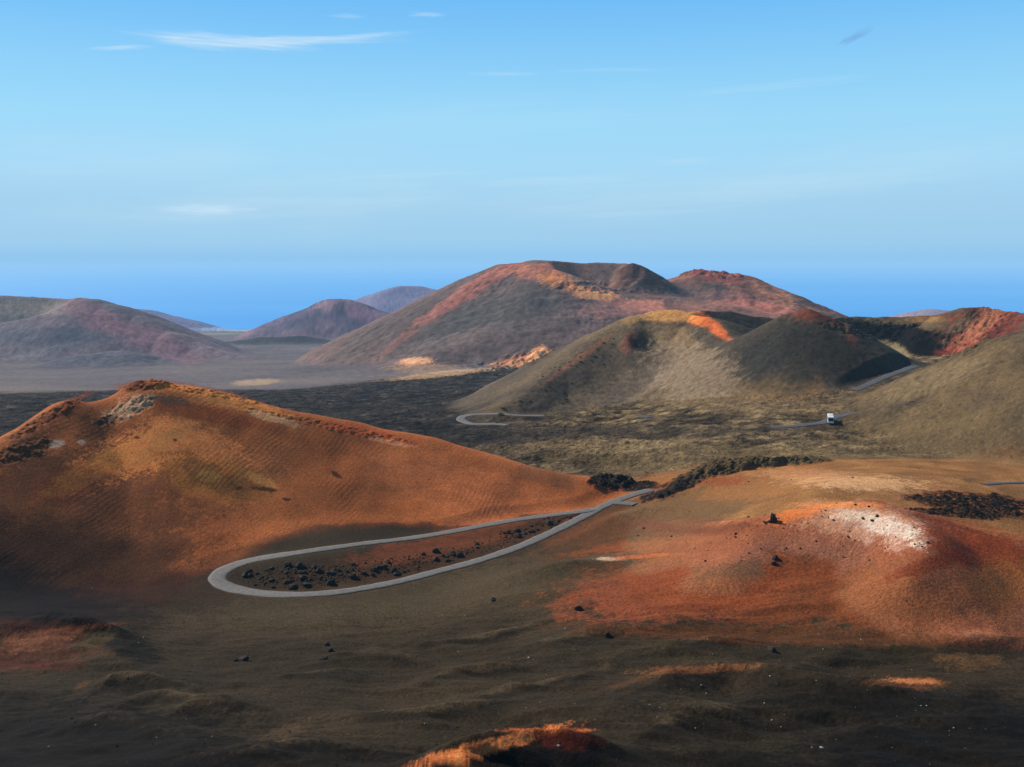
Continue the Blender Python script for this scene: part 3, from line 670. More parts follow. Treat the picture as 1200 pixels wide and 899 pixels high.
# ------------------------------------------------------------------ materials
def newmat(name):
    m = bpy.data.materials.new(name); m.use_nodes = True
    nt = m.node_tree; return m, nt, nt.nodes['Principled BSDF']
def terrain_mat():
    m, nt, b = newmat('volcanic_ground')
    N, Lk = nt.nodes.new, nt.links.new
    at = N('ShaderNodeAttribute'); at.attribute_name = 'Col'
    fx = N('ShaderNodeAttribute'); fx.attribute_name = 'Fx'
    sx = N('ShaderNodeSeparateColor'); Lk(fx.outputs['Color'], sx.inputs[0])
    geo = N('ShaderNodeNewGeometry')
    n1 = N('ShaderNodeTexNoise'); n1.inputs['Scale'].default_value = 2.6; n1.inputs['Detail'].default_value = 4; n1.inputs['Roughness'].default_value = .75
    Lk(geo.outputs['Position'], n1.inputs['Vector'])
    mr = N('ShaderNodeMapRange'); mr.inputs[1].default_value = .25; mr.inputs[2].default_value = .75; mr.inputs[3].default_value = .5; mr.inputs[4].default_value = 1.5
    Lk(n1.outputs[0], mr.inputs[0])
    mx = N('ShaderNodeMix'); mx.data_type = 'RGBA'; mx.blend_type = 'MULTIPLY'; mx.inputs[0].default_value = 1
    Lk(at.outputs['Color'], mx.inputs[6]); Lk(mr.outputs[0], mx.inputs[7])
    # ripples in the lapilli
    mp = N('ShaderNodeMapping'); mp.inputs['Rotation'].default_value = (0, 0, .35); Lk(geo.outputs['Position'], mp.inputs[0])
    wv = N('ShaderNodeTexWave'); wv.bands_direction = 'X'; wv.inputs['Scale'].default_value = .21; wv.inputs['Distortion'].default_value = 9; wv.inputs['Detail'].default_value = 3; wv.inputs['Detail Scale'].default_value = .3; wv.inputs['Detail Roughness'].default_value = .6
    Lk(mp.outputs[0], wv.inputs['Vector'])
    mw = N('ShaderNodeMath'); mw.operation = 'MULTIPLY'; Lk(wv.outputs['Fac'], mw.inputs[0]); Lk(sx.outputs[0], mw.inputs[1])
    b1 = N('ShaderNodeBump'); b1.inputs['Strength'].default_value = .24; b1.inputs['Distance'].default_value = .14; Lk(mw.outputs[0], b1.inputs['Height'])
    n2 = N('ShaderNodeTexNoise'); n2.inputs['Scale'].default_value = 1.7; n2.inputs['Detail'].default_value = 4; n2.inputs['Roughness'].default_value = .7
    Lk(geo.outputs['Position'], n2.inputs['Vector'])
    b2 = N('ShaderNodeBump'); b2.inputs['Distance'].default_value = .35; Lk(n2.outputs[0], b2.inputs['Height']); Lk(b1.outputs[0], b2.inputs['Normal']); mg_ = N('ShaderNodeMath'); mg_.operation = 'MULTIPLY'; mg_.inputs[1].default_value = .55; Lk(sx.outputs[1], mg_.inputs[0]); Lk(mg_.outputs[0], b2.inputs['Strength'])
    n3 = N('ShaderNodeTexNoise'); n3.inputs['Scale'].default_value = .35; n3.inputs['Detail'].default_value = 4; n3.inputs['Roughness'].default_value = .7
    Lk(geo.outputs['Position'], n3.inputs['Vector'])
    b3 = N('ShaderNodeBump'); b3.inputs['Distance'].default_value = 2.0; Lk(n3.outputs[0], b3.inputs['Height']); Lk(b2.outputs[0], b3.inputs['Normal'])
    ml = N('ShaderNodeMath'); ml.operation = 'MULTIPLY'; ml.inputs[1].default_value = .9; Lk(sx.outputs[2], ml.inputs[0]); Lk(ml.outputs[0], b3.inputs['Strength'])
    Lk(mx.outputs[2], b.inputs['Base Color']); Lk(b3.outputs[0], b.inputs['Normal'])
    b.inputs['Roughness'].default_value = .95; b.inputs['Specular IOR Level'].default_value = .08
    return m
MT = terrain_mat()
def noise_mat(name, c1, c2, scale, rough=.9, bump=.3, dist=.1, spec=.15, detail=6, metallic=0.):
    m, nt, b = newmat(name); N, Lk = nt.nodes.new, nt.links.new
    tc = N('ShaderNodeTexCoord')
    n1 = N('ShaderNodeTexNoise'); n1.inputs['Scale'].default_value = scale; n1.inputs['Detail'].default_value = detail; n1.inputs['Roughness'].default_value = .65
    Lk(tc.outputs['Object'], n1.inputs['Vector'])
    r = N('ShaderNodeValToRGB'); r.color_ramp.elements[0].position = .3; r.color_ramp.elements[1].position = .7
    r.color_ramp.elements[0].color = (*c1, 1); r.color_ramp.elements[1].color = (*c2, 1)
    Lk(n1.outputs[0], r.inputs[0]); Lk(r.outputs[0], b.inputs['Base Color'])
    if bump:
        bp = N('ShaderNodeBump'); bp.inputs['Strength'].default_value = bump; bp.inputs['Distance'].default_value = dist
        Lk(n1.outputs[0], bp.inputs['Height']); Lk(bp.outputs[0], b.inputs['Normal'])
    b.inputs['Roughness'].default_value = rough; b.inputs['Specular IOR Level'].default_value = spec; b.inputs['Metallic'].default_value = metallic
    return m
M_ROCK = noise_mat('lava_rock', (.012, .010, .008), (.075, .062, .045), 2.6, bump=1., dist=.35)
M_CIND = noise_mat('brown_cinder', (.05, .035, .024), (.15, .10, .065), 4., bump=.4, dist=.1)
M_PALE = noise_mat('pale_stone', (.20, .18, .15), (.50, .46, .40), 3., bump=.5, dist=.1)
M_ROAD = noise_mat('asphalt', (.115, .105, .095), (.19, .175, .16), .9, rough=.8, bump=.15, dist=.02, spec=.2)
M_ROAD2 = noise_mat('far_asphalt', (.07, .07, .075), (.11, .11, .115), .4, rough=.8, bump=0)
M_LEAF = noise_mat('shrub_leaf', (.05, .075, .02), (.13, .15, .045), 5., bump=0)
M_STEM = noise_mat('shrub_stem', (.05, .04, .03), (.10, .08, .06), 6., bump=0)
M_WHITE = noise_mat('white_paint', (.78, .78, .77), (.84, .84, .83), 1.5, rough=.35, bump=0, spec=.5)
M_GLASS = noise_mat('tinted_glass', (.012, .014, .018), (.02, .023, .028), 1., rough=.08, bump=0, spec=.6)
M_TYRE = noise_mat('tyre_rubber', (.012, .012, .012), (.02, .02, .02), 6., rough=.85, bump=0)
M_METAL = noise_mat('wheel_metal', (.35, .35, .36), (.5, .5, .5), 6., rough=.35, bump=0, metallic=.8)
M_GREY = noise_mat('grey_plastic', (.05, .05, .052), (.08, .08, .082), 4., rough=.6, bump=0)
M_LAMP = noise_mat('lamp_glass', (.7, .7, .66), (.8, .8, .76), 4., rough=.15, bump=0, spec=.6)
M_TAIL = noise_mat('tail_lamp', (.25, .01, .01), (.35, .02, .015), 4., rough=.2, bump=0, spec=.6)

def tag(o, label=None, cat=None, group=None, kind=None):
    if label: o['label'] = label
    if cat: o['category'] = cat
    if group: o['group'] = group
    if kind: o['kind'] = kind
    return o

# ------------------------------------------------------------------ terrain meshes: one sheet, shared out between the ground and each hill
INFO = {
 'ground': ('ground', 'dark olive ash ground with low dunes and orange mounds across the foreground'),
 'red_left': ('hill', 'large rust orange cinder hill with a rocky crest beside the road loop'),
 'red_right': ('hill', 'orange hill with a whitish bleached summit and deep red flank'),
 'lava': ('lava_field', 'rough black and tan lava field covering the valley floor'),
 'orange_cone': ('volcanic_cone', 'grey green cone with a bright orange crest and a small hollow'),
 'dark_cone': ('volcanic_cone', 'dark grey cone with a small reddish tip in front of the crater'),
 'crater': ('crater', 'open crater with a black back wall and a red rocky side wall'),
 'right_slope': ('slope', 'tan slope with sparse scrub rising beside the red crater wall'),
 'main_volcano': ('volcano', 'broad grey volcano with reddish rim, the highest on the skyline'),
 'red_cone': ('volcanic_cone', 'reddish pointed cone just beyond the broad grey volcano'),
 'left_volcano': ('volcano', 'hazy grey mauve volcano with a wide tan crater bowl'),
 'far_cone': ('volcanic_cone', 'bluish far cone with a notched reddish top near the coast'),
 'farther_cone': ('volcanic_cone', 'palest blue cone peeping over the flank of the broad volcano'),
 'far_ridge': ('ridge', 'low blue ridge sloping down to the pale coast strip'),
 'faint_ridge': ('ridge', 'faint pale ridge just above the crater rim'),
 'coast': ('plain', 'smooth grey ash plain running out to the coast'),
}
# majority clean-up of region ids at face level
fr = RID[:-1, :-1]
vid = np.arange(NR * NC, dtype=np.int32).reshape(NR, NC)
quads = np.stack([vid[:-1, :-1], vid[:-1, 1:], vid[1:, 1:], vid[1:, :-1]], -1).reshape(-1, 4)
frf = fr.ravel()
VX = np.stack([X, Y, H], -1).reshape(-1, 3).astype(F32)
# smooth vertex normals of the whole sheet, so the seams between objects do not show
def grid_normals():
    gx = np.gradient(H, axis=1); xx = np.gradient(X, axis=1)
    hu = gx / xx                                           # dH/dx along a row
    hy = np.gradient(H, axis=0) / np.gradient(ROW)[:, None]  # along a column
    dhdx = hu; dhdy = hy - hu * U
    nrm = np.stack([-dhdx, -dhdy, np.ones_like(H)], -1)
    return (nrm / np.linalg.norm(nrm, axis=-1, keepdims=True)).reshape(-1, 3).astype(F32)
VN = grid_normals()
CF = np.concatenate([C.reshape(-1, 3), np.ones((NR * NC, 1), F32)], 1)
FF = np.concatenate([FX.reshape(-1, 3), np.ones((NR * NC, 1), F32)], 1)
for r, (nm, lab) in INFO.items():
    qf = quads[frf == RI[r]]
    if not len(qf): continue
    used, inv = np.unique(qf, return_inverse=True)
    inv = inv.reshape(-1).astype(np.int32)
    me = bpy.data.meshes.new(nm)
    me.vertices.add(len(used)); me.vertices.foreach_set('co', VX[used].ravel())
    me.loops.add(len(inv)); me.loops.foreach_set('vertex_index', inv)
    nf = len(qf)
    me.polygons.add(nf); me.polygons.foreach_set('loop_start', np.arange(0, nf * 4, 4, dtype=np.int32))
    me.polygons.foreach_set('use_smooth', np.ones(nf, bool))
    me.update(calc_edges=True)
    a = me.attributes.new('Col', 'FLOAT_COLOR', 'POINT'); a.data.foreach_set('color', CF[used].ravel())
    a = me.attributes.new('Fx', 'FLOAT_COLOR', 'POINT'); a.data.foreach_set('color', FF[used].ravel())
    me.normals_split_custom_set_from_vertices(VN[used])
    me.materials.append(MT)
    o = bpy.data.objects.new(nm, me); col.objects.link(o)
    tag(o, lab, None, None, 'structure')
del quads, CF, FF, VN

# sea
me = bpy.data.meshes.new('sea')
bm = bmesh.new(); vs = [bm.verts.new(p) for p in ((-60000, 3600, -345), (60000, 3600, -345), (60000, 90000, -345), (-60000, 90000, -345))]
bm.faces.new(vs); bm.to_mesh(me); bm.free()
def sea_mat():
    m, nt, b = newmat('sea_water'); N, Lk = nt.nodes.new, nt.links.new
    g = N('ShaderNodeNewGeometry'); sp = N('ShaderNodeSeparateXYZ'); Lk(g.outputs['Position'], sp.inputs[0])
    mp = N('ShaderNodeMapping'); mp.inputs['Scale'].default_value = (.00006, .0005, 1); Lk(g.outputs['Position'], mp.inputs[0])
    nz = N('ShaderNodeTexNoise'); nz.inputs['Scale'].default_value = 1; nz.inputs['Detail'].default_value = 5; Lk(mp.outputs[0], nz.inputs['Vector'])
    ad = N('ShaderNodeMath'); ad.operation = 'MULTIPLY_ADD'; ad.inputs[1].default_value = 9000; Lk(nz.outputs[0], ad.inputs[0]); Lk(sp.outputs['Y'], ad.inputs[2])
    lg = N('ShaderNodeMath'); lg.operation = 'LOGARITHM'; lg.inputs[1].default_value = 10; Lk(ad.outputs[0], lg.inputs[0])
    mr = N('ShaderNodeMapRange'); mr.inputs[1].default_value = 3.95; mr.inputs[2].default_value = 4.62; Lk(lg.outputs[0], mr.inputs[0])
    r = N('ShaderNodeValToRGB'); Lk(mr.outputs[0], r.inputs[0]); e = r.color_ramp.elements
    e[0].position = 0; e[0].color = (.055, .34, .80, 1); e[1].position = 1; e[1].color = (.29, .59, .97, 1)  # paler towards the horizon: haze and sky reflection painted into the base colour
    k = e.new(.5); k.color = (.13, .45, .88, 1)
    Lk(r.outputs[0], b.inputs['Base Color']); b.inputs['Roughness'].default_value = .5; b.inputs['Specular IOR Level'].default_value = .15
    return m
me.materials.append(sea_mat())
o = bpy.data.objects.new('sea', me); col.objects.link(o); tag(o, 'deep blue sea fading into haze at the horizon', None, None, 'structure')

# roads
ROADINFO = {'loop': ('pale grey tarmac road bending back on itself around the rocky loop', M_ROAD), 'spur': ('short grey spur forking off beside the black lava wall', M_ROAD),
 'hook': ('narrow dark road hooking round the foot of the grey green cone', M_ROAD), 'cone': ('dark road climbing past the foot of the dark cone', M_ROAD2),
 'coach': ('dark narrow road through the scrub under the white coach', M_ROAD2), 'right': ('thin grey road strip beyond the black lava patch', M_ROAD2), 'middle': ('short glimpse of road in front of the tan cone foot', M_ROAD2)}
lift = 0.
for key, (sp, width, dz) in ROADS.items():
    bm = bmesh.new(); rowsv = []
    tang = np.gradient(sp[:, :2], axis=0); tang /= np.linalg.norm(tang, axis=1, keepdims=True) + 1e-9
    side = np.c_[-tang[:, 1], tang[:, 0]]
    for i in range(len(sp)):
        wj = width / 2 * (1 + .05 * math.sin(i * .7) + .04 * math.sin(i * 1.9))
        if key == 'loop':
            # the bend is wider than the straights
            wj *= 1 + .25 * math.exp(-((sp[i, 0] + 73) / 14) ** 2)
        r = []
        for k, off in ((-1.14, -.45), (-1., 0), (-.5, .03), (0, .05), (.5, .03), (1., 0), (1.14, -.45)):
            r.append(bm.verts.new((sp[i, 0] + side[i, 0] * wj * k, sp[i, 1] + side[i, 1] * wj * k, sp[i, 2] + dz + lift + off)))
        rowsv.append(r)
    for r0_, r1_ in zip(rowsv[:-1], rowsv[1:]):
        for k in range(6):
            f = bm.faces.new((r0_[k], r0_[k + 1], r1_[k + 1], r1_[k])); f.smooth = True; f.material_index = 1 if k in (0, 5) else 0
    bmesh.ops.recalc_face_normals(bm, faces=bm.faces)
    me = bpy.data.meshes.new('road'); bm.to_mesh(me); bm.free()
    lab, mm = ROADINFO[key]; me.materials.append(mm); me.materials.append(M_CIND)
    o = bpy.data.objects.new('road', me); col.objects.link(o); tag(o, lab, None, None, 'structure')
    lift += .004

# ------------------------------------------------------------------ rocks
def rock_mesh(name, seed, mat, flat=.65, lumpy=.45, sub=2):
    r = random.Random(seed)
    bm = bmesh.new(); bmesh.ops.create_icosphere(bm, subdivisions=sub, radius=1)
    planes = []
    for _ in range(9):
        v = np.array([r.gauss(0, 1) for _ in range(3)]); v /= np.linalg.norm(v); planes.append((v, r.uniform(.55, .95)))
    bumps = [(np.array([r.gauss(0, 1) for _ in range(3)]) * .9, r.uniform(.1, lumpy)) for _ in range(8)]
    sx, sy = r.uniform(.8, 1.25), r.uniform(.7, 1.1)
    for v in bm.verts:
        p = np.array(v.co)
        for c, h in bumps:
            p = p * (1 + h * math.exp(-((p - c) ** 2).sum() * 3))
        for nn, dd in planes:
            e = p @ nn
            if e > dd: p = p - nn * (e - dd) * .9
        p *= 1 + .06 * r.uniform(-1, 1)
        v.co = (p[0] * sx, p[1] * sy, p[2] * flat)
    me = bpy.data.meshes.new(name); bm.to_mesh(me); bm.free(); me.materials.append(mat)
    return me
ROCKS = [rock_mesh('lava_rock', 100 + i, M_ROCK, .7) for i in range(8)]
PALES = [rock_mesh('pale_stone', 200 + i, M_PALE, .6, .3) for i in range(4)]
def put(name, me, p, size, label, cat, group, sink=.25):
    o = bpy.data.objects.new(name, me); col.objects.link(o)
    o.location = (p[0], p[1], p[2] + size * (.5 - sink)); o.scale = (size, size, size * random.uniform(.7, 1.25)); o.rotation_euler = (random.uniform(-.3, .3), random.uniform(-.3, .3), random.uniform(0, 6.28))
    return tag(o, label, cat, group)
def in_ell(cx, cy, rx, ry, rot=0.):
    a = random.uniform(0, 6.283); r = math.sqrt(random.random())
    x, y = rx * r * math.cos(a), ry * r * math.sin(a); c, s = math.cos(math.radians(rot)), math.sin(math.radians(rot))
    return cx + x * c - y * s, cy + x * s + y * c
def scatter(n, ell, me, name, lo, hi, label, cat, group, regs=None, clear=True, pw=2.2):
    done = tries = 0
    while done < n and tries < n * 6:
        tries += 1
        px, py = in_ell(*ell)
        w = trace(px, py)[0]
        if np.isnan(w[0]): continue
        if clear:
            bad = any(np.min(np.hypot(s_[:, 0] - w[0], s_[:, 1] - w[1])) < wd * .5 + .9 for s_, wd, _ in ROADS.values())
            if bad: continue
        if regs:
            i = np.searchsorted(ROW, w[1]); j = np.clip(np.searchsorted(COLU, w[0] / w[1]), 0, NC - 1)
            if REG[RID[min(i, NR - 1), j]] not in regs: continue
        s = lo + (hi - lo) * random.random() ** pw
        put(name, random.choice(me), (w[0], w[1], hat(w[0], w[1])), s, label, cat, group); done += 1
gL = ('rough black lava rock in the stony patch inside the road loop', 'rock', 'black rocks inside the road loop')
for ell, n in (((350,676,62,14,-4),70),((300,668,20,6,-10),8),((420,668,40,10,-10),22),((490,660,60,10,-12),28),((560,640,50,10,-18),18),((620,622,50,7,-22),22),((660,612,24,5,-24),8),((345,668,34,6,0),14)):
    scatter(n, ell, ROCKS, 'lava_rock', .2, 1.35, *gL, pw=2.8)
gR = ('small dark stone strewn over the orange hill with the whitish summit', 'rock', 'dark stones strewn over the orange summit hill')
for ell, n in (((980,630,110,30,0),44),((880,640,60,22,-20),20),((1000,600,60,12,0),14),((820,625,100,22,-8),16),((930,560,110,14,0),10)):
    scatter(n, ell, ROCKS, 'lava_rock', .12, .5, *gR, regs=['red_right', 'ground'])
gF = ('small pale stone lying loose on the dark olive ash', 'stone', 'pale stones on the dark ash')
for ell, n in (((650,735,140,50,0),26),((960,830,200,55,0),34),((600,800,200,60,0),16),((900,752,120,14,0),16),((780,650,80,40,0),14)):
    scatter(n, ell, PALES, 'pale_stone', .07, .2, *gF, regs=['ground', 'red_right'], pw=3)
def gravel():
    """loose cinders of the near slopes, too many to count"""
    g = np.random.default_rng(21)
    base = np.array([(1,0,0),(-1,0,0),(0,1,0),(0,-1,0),(0,0,1),(0,0,-.6)], float)
    faces = np.array([(0,2,4),(2,1,4),(1,3,4),(3,0,4),(2,0,5),(1,2,5),(3,1,5),(0,3,5)])
    N_ = 26000
    y = 104 + 240 * g.random(N_) ** .8; u = g.uniform(-.58, .58, N_)
    cl = fbm((u * y).astype(F32), y.astype(F32), 18, 4, .6, off=120.)
    keep = g.random(N_) < np.clip(.35 + 1.6 * cl, .05, 1)
    i = np.clip(np.searchsorted(ROW, y), 0, NR - 1); j = np.clip(np.searchsorted(COLU, u), 0, NC - 1)
    reg = RID[i, j]
    keep &= np.where(reg == RI['red_left'], g.random(N_) < .18, True)
    x = u * y
    for s_, wd, _ in ROADS.values():
        for p in s_[::2]:
            keep &= np.hypot(x - p[0], y - p[1]) > wd * .5 + .5
    x, y, reg = x[keep], y[keep], reg[keep]
    ex = []
    for ell, m_ in (((350,676,66,14,-4), 420), ((430,666,60,10,-10), 240), ((500,656,60,10,-13), 240), ((570,638,50,9,-20), 200), ((630,618,46,7,-22), 140)):
        for _ in range(m_):
            w = trace(*in_ell(*ell))[0]
            if not np.isnan(w[0]) and all(np.min(np.hypot(s_[:, 0] - w[0], s_[:, 1] - w[1])) > wd * .5 + .6 for s_, wd, _ in ROADS.values()): ex.append(w[:2])
    ex = np.array(ex); n0 = len(x)
    x = np.concatenate([x, ex[:, 0]]); y = np.concatenate([y, ex[:, 1]])
    n_ = len(x); z = hat(x, y)
    size = .035 + .16 * g.random(n_) ** 4
    size[n0:] = .08 + .35 * g.random(n_ - n0) ** 3
    v = base[None] * size[:, None, None] * g.uniform(.55, 1.3, (n_, 6, 3))
    a = g.uniform(0, 6.28, n_); c, s = np.cos(a)[:, None], np.sin(a)[:, None]
    vx = v[..., 0] * c - v[..., 1] * s + x[:, None]; vy = v[..., 0] * s + v[..., 1] * c + y[:, None]; vz = v[..., 2] * .8 + z[:, None] + size[:, None] * .25
    V = np.stack([vx, vy, vz], -1).reshape(-1, 3)
    Fc = (faces[None] + 6 * np.arange(n_)[:, None, None]).reshape(-1, 3)
    me = bpy.data.meshes.new('gravel'); me.from_pydata(V.tolist(), [], Fc.tolist())
    for mm in (M_ROCK, M_CIND, M_PALE): me.materials.append(mm)
    mi = np.where(g.random(n_) < .09, 2, np.where(g.random(n_) < .55, 0, 1)); mi[n0:] = g.random(n_ - n0) < .3
    me.polygons.foreach_set('material_index', np.repeat(mi, 8).astype(np.int32)); me.update()
    o = bpy.data.objects.new('gravel', me); col.objects.link(o)
    tag(o, 'loose dark cinders strewn over the near ash and orange slopes', None, None, 'stuff')
gravel()
def single(px, py, s, label, me=None, name='lava_rock', cat='rock', sink=.25):
    w = trace(px, py)[0]; return put(name, me or random.choice(ROCKS), (w[0], w[1], hat(w[0], w[1])), s, label, cat, None, sink)
single(905,763,.95,'lone black boulder on the ash just above the long low mound')
single(285,774,1.1,'flat black rock alone on the ash below the road bend')
single(277,775,.6,'smaller black rock touching the flat rock below the road bend')
single(383,756,.7,'upper rock of the trio on the ash below the loop')
single(388,763,.7,'middle rock of the trio on the ash below the loop')
single(380,773,.9,'lowest and longest rock of the trio on the ash below the loop')
single(678,714,.8,'black rock where the orange sand meets the dark ash')
single(578,704,.75,'dark slanted rock on the grey ash under the road')
single(909,655,.9,'largest dark boulder on the slope under the whitish summit')
single(907,661,.7,'dark boulder half under the largest one on the orange slope')
single(655,875,.28,'grey stone resting on the dark red mound at the bottom edge', PALES[0], 'pale_stone', 'stone')
single(963,877,.3,'largest bright pale stone on the dark ash at the lower right edge', PALES[1], 'pale_stone', 'stone')
single(712,745,.7,'dark lump alone on the ash where the orange slope ends')

# ------------------------------------------------------------------ dark rock outcrop on the shoulder of the right hill
w = trace(906, 611)[0]
bm = bmesh.new()
rr = random.Random(5)
for i in range(16):
    bx = rr.uniform(-2.4, 1.0) if i > 6 else rr.uniform(-.5, .5); by = rr.uniform(-.8, .8); hgt = 2.0 * math.exp(-((bx) / .8) ** 2) * rr.uniform(.6, 1.1) + .18
    res = bmesh.ops.create_icosphere(bm, subdivisions=2, radius=1)
    sx, sy = rr.uniform(.25, .5), rr.uniform(.25, .5)
    for v in res['verts']:
        k = 1 + .3 * math.sin(v.co.x * 7 + i) * math.cos(v.co.z * 5 + i * 2) + rr.uniform(-.14, .14)
        v.co = (bx + v.co.x * sx * k, by + v.co.y * sy * k, v.co.z * hgt * .75 * k + hgt * .3)
me = bpy.data.meshes.new('rock_outcrop'); bm.to_mesh(me); bm.free(); me.materials.append(M_ROCK)
o = bpy.data.objects.new('rock_outcrop', me); col.objects.link(o); o.location = (w[0], w[1], hat(w[0], w[1]) - .2)
tag(o, 'dark upright rock outcrop on the shoulder of the orange hill', 'outcrop')

# ------------------------------------------------------------------ shrubs on the cones
def shrub_parts(seed):
    r = random.Random(seed)
    bm = bmesh.new()
    for _ in range(150):
        a = r.uniform(0, 6.28); e = math.acos(r.uniform(0, 1)); R = r.uniform(.55, 1.) * (1 + .25 * math.sin(3 * a + seed))
        c = np.array([R * math.sin(e) * math.cos(a), R * math.sin(e) * math.sin(a), .12 + R * math.cos(e) * .75])
        t = np.array([r.gauss(0, 1) for _ in range(3)]); t /= np.linalg.norm(t)
        b = np.cross(t, [r.gauss(0, 1) for _ in range(3)]); b /= np.linalg.norm(b)
        l, wd = r.uniform(.14, .26), r.uniform(.05, .1)
        bm.faces.new([bm.verts.new(c + t * l), bm.verts.new(c + b * wd), bm.verts.new(c - t * l), bm.verts.new(c - b * wd)])
    lf = bpy.data.meshes.new('foliage'); bm.to_mesh(lf); bm.free(); lf.materials.append(M_LEAF)
    bm = bmesh.new()
    for _ in range(7):
        a = r.uniform(0, 6.28); tip = (math.cos(a) * .6, math.sin(a) * .6, r.uniform(.4, .7))
        for k in range(3):
            b0 = a + 2.1 * k
            bm.faces.new([bm.verts.new((math.cos(b0) * .05, math.sin(b0) * .05, -.1)), bm.verts.new((math.cos(b0 + 2.1) * .05, math.sin(b0 + 2.1) * .05, -.1)), bm.verts.new(tip)])
    st = bpy.data.meshes.new('stem'); bm.to_mesh(st); bm.free(); st.materials.append(M_STEM)
    return lf, st
SHR = [shrub_parts(i) for i in range(4)]
def shrub(px, py, s, label, group):
    w = trace(px, py)[0]
    if np.isnan(w[0]): return
    lf, st = random.choice(SHR)
    e = bpy.data.objects.new('shrub', None); col.objects.link(e); e.location = (w[0], w[1], hat(w[0], w[1]) - .05); e.scale = (s, s, s * random.uniform(.8, 1.1)); e.rotation_euler.z = random.uniform(0, 6.28)
    tag(e, label, 'shrub', group)
    for nm, d_ in (('foliage', lf), ('stem', st)):
        o = bpy.data.objects.new(nm, d_); col.objects.link(o); o.parent = e
for px, py, s in ((587,487,2.),(590,480,1.6)):
    shrub(px, py, s, 'larger of the two bushes at the foot of the grey green cone' if s > 1.8 else 'smaller of the two bushes at the foot of the grey green cone', None)
for _ in range(46):
    px, py = in_ell(655, 452, 90, 22, -36)
    shrub(px, py, random.uniform(.5, 1.05), 'small dull green shrub dotted on the dark flank of the grey green cone', 'shrubs dotted on the flank of the orange crested cone')

# ------------------------------------------------------------------ white coach
def box_bm(bm, c, s, bev=0., taper=0.):
    r = bmesh.ops.create_cube(bm, size=1); vs = r['verts']
    for v in vs: v.co = (c[0] + v.co.x * s[0], c[1] + v.co.y * s[1], c[2] + v.co.z * s[2])
    if bev:
        es = {e for v in vs for e in v.link_edges}
        bmesh.ops.bevel(bm, geom=list(es), offset=bev, segments=3, affect='EDGES', profile=.6)
def part(name, bm, mat, parent):
    bmesh.ops.recalc_face_normals(bm, faces=bm.faces)
    me = bpy.data.meshes.new(name); bm.to_mesh(me); bm.free(); me.materials.append(mat)
    o = bpy.data.objects.new(name, me); col.objects.link(o); o.parent = parent
    return o
w = trace(973, 495.5)[0]
bus = bpy.data.objects.new('coach', None); col.objects.link(bus); bus.location = (w[0], w[1], hat(w[0], w[1]) + .16)
bus.rotation_euler.z = math.radians(-16)     # local -y is the front
tag(bus, 'white tour coach with dark windows driving along the narrow valley road', 'coach')
LB, WB, HB = 10.5, 2.5, 3.2
bm = bmesh.new(); box_bm(bm, (0, 0, 1.85), (WB, LB, 2.7), .22); body = part('body', bm, M_WHITE, bus)
bm = bmesh.new(); box_bm(bm, (0, 0, .5), (WB - .12, LB - .3, .5), .06); part('skirt', bm, M_GREY, bus)
bm = bmesh.new(); box_bm(bm, (0, 1.0, 3.27), (1.7, 2.6, .22), .08); part('roof_unit', bm, M_WHITE, bus)
bm = bmesh.new(); box_bm(bm, (0, -LB / 2 - .004, 2.05), (WB - .3, .05, 1.35), .02); part('windscreen', bm, M_GLASS, bus)
bm = bmesh.new(); box_bm(bm, (0, LB / 2 + .004, 2.3), (WB - .5, .05, .9), .02); part('rear_window', bm, M_GLASS, bus)
bm = bmesh.new(); box_bm(bm, (0, -LB / 2 - .06, .78), (WB - .06, .22, .5), .08); part('bumper', bm, M_WHITE, bus)
for sd in (-1, 1):
    for k in range(6):
        bm = bmesh.new(); box_bm(bm, (sd * (WB / 2 + .004), -LB / 2 + 1.35 + k * 1.56, 2.3), (.04, 1.46, .95), .015); part('window', bm, M_GLASS, bus)
    for yy in (-LB / 2 + 2.3, LB / 2 - 2.6):
        bm = bmesh.new(); bmesh.ops.create_cone(bm, cap_ends=True, segments=20, radius1=.5, radius2=.5, depth=.3)
        for v in bm.verts: v.co = (sd * (WB / 2 - .13) + v.co.z, yy + v.co.y, .5 + v.co.x)
        wh = part('wheel', bm, M_TYRE, bus)
        bm = bmesh.new(); bmesh.ops.create_cone(bm, cap_ends=True, segments=16, radius1=.28, radius2=.24, depth=.06)
        for v in bm.verts: v.co = (sd * (WB / 2 + .04) + v.co.z, yy + v.co.y, .5 + v.co.x)
        part('rim', bm, M_METAL, wh)
    bm = bmesh.new(); box_bm(bm, (sd * .95, -LB / 2 - .03, 1.2), (.42, .07, .18), .02); part('headlight', bm, M_LAMP, bus)
    bm = bmesh.new(); box_bm(bm, (sd * 1.02, LB / 2 + .01, 1.2), (.2, .05, .5), .02); part('tail_light', bm, M_TAIL, bus)
    bm = bmesh.new(); box_bm(bm, (sd * (WB / 2 + .22), -LB / 2 - .12, 2.35), (.2, .12, .5), .04); box_bm(bm, (sd * (WB / 2 + .08), -LB / 2 - .06, 2.7), (.3, .05, .05)); part('mirror', bm, M_GREY, bus)
bm = bmesh.new(); box_bm(bm, (WB / 2 + .006, -LB / 2 + .55, 1.5), (.04, .8, 2.0), .015); part('door', bm, M_GLASS, bus)

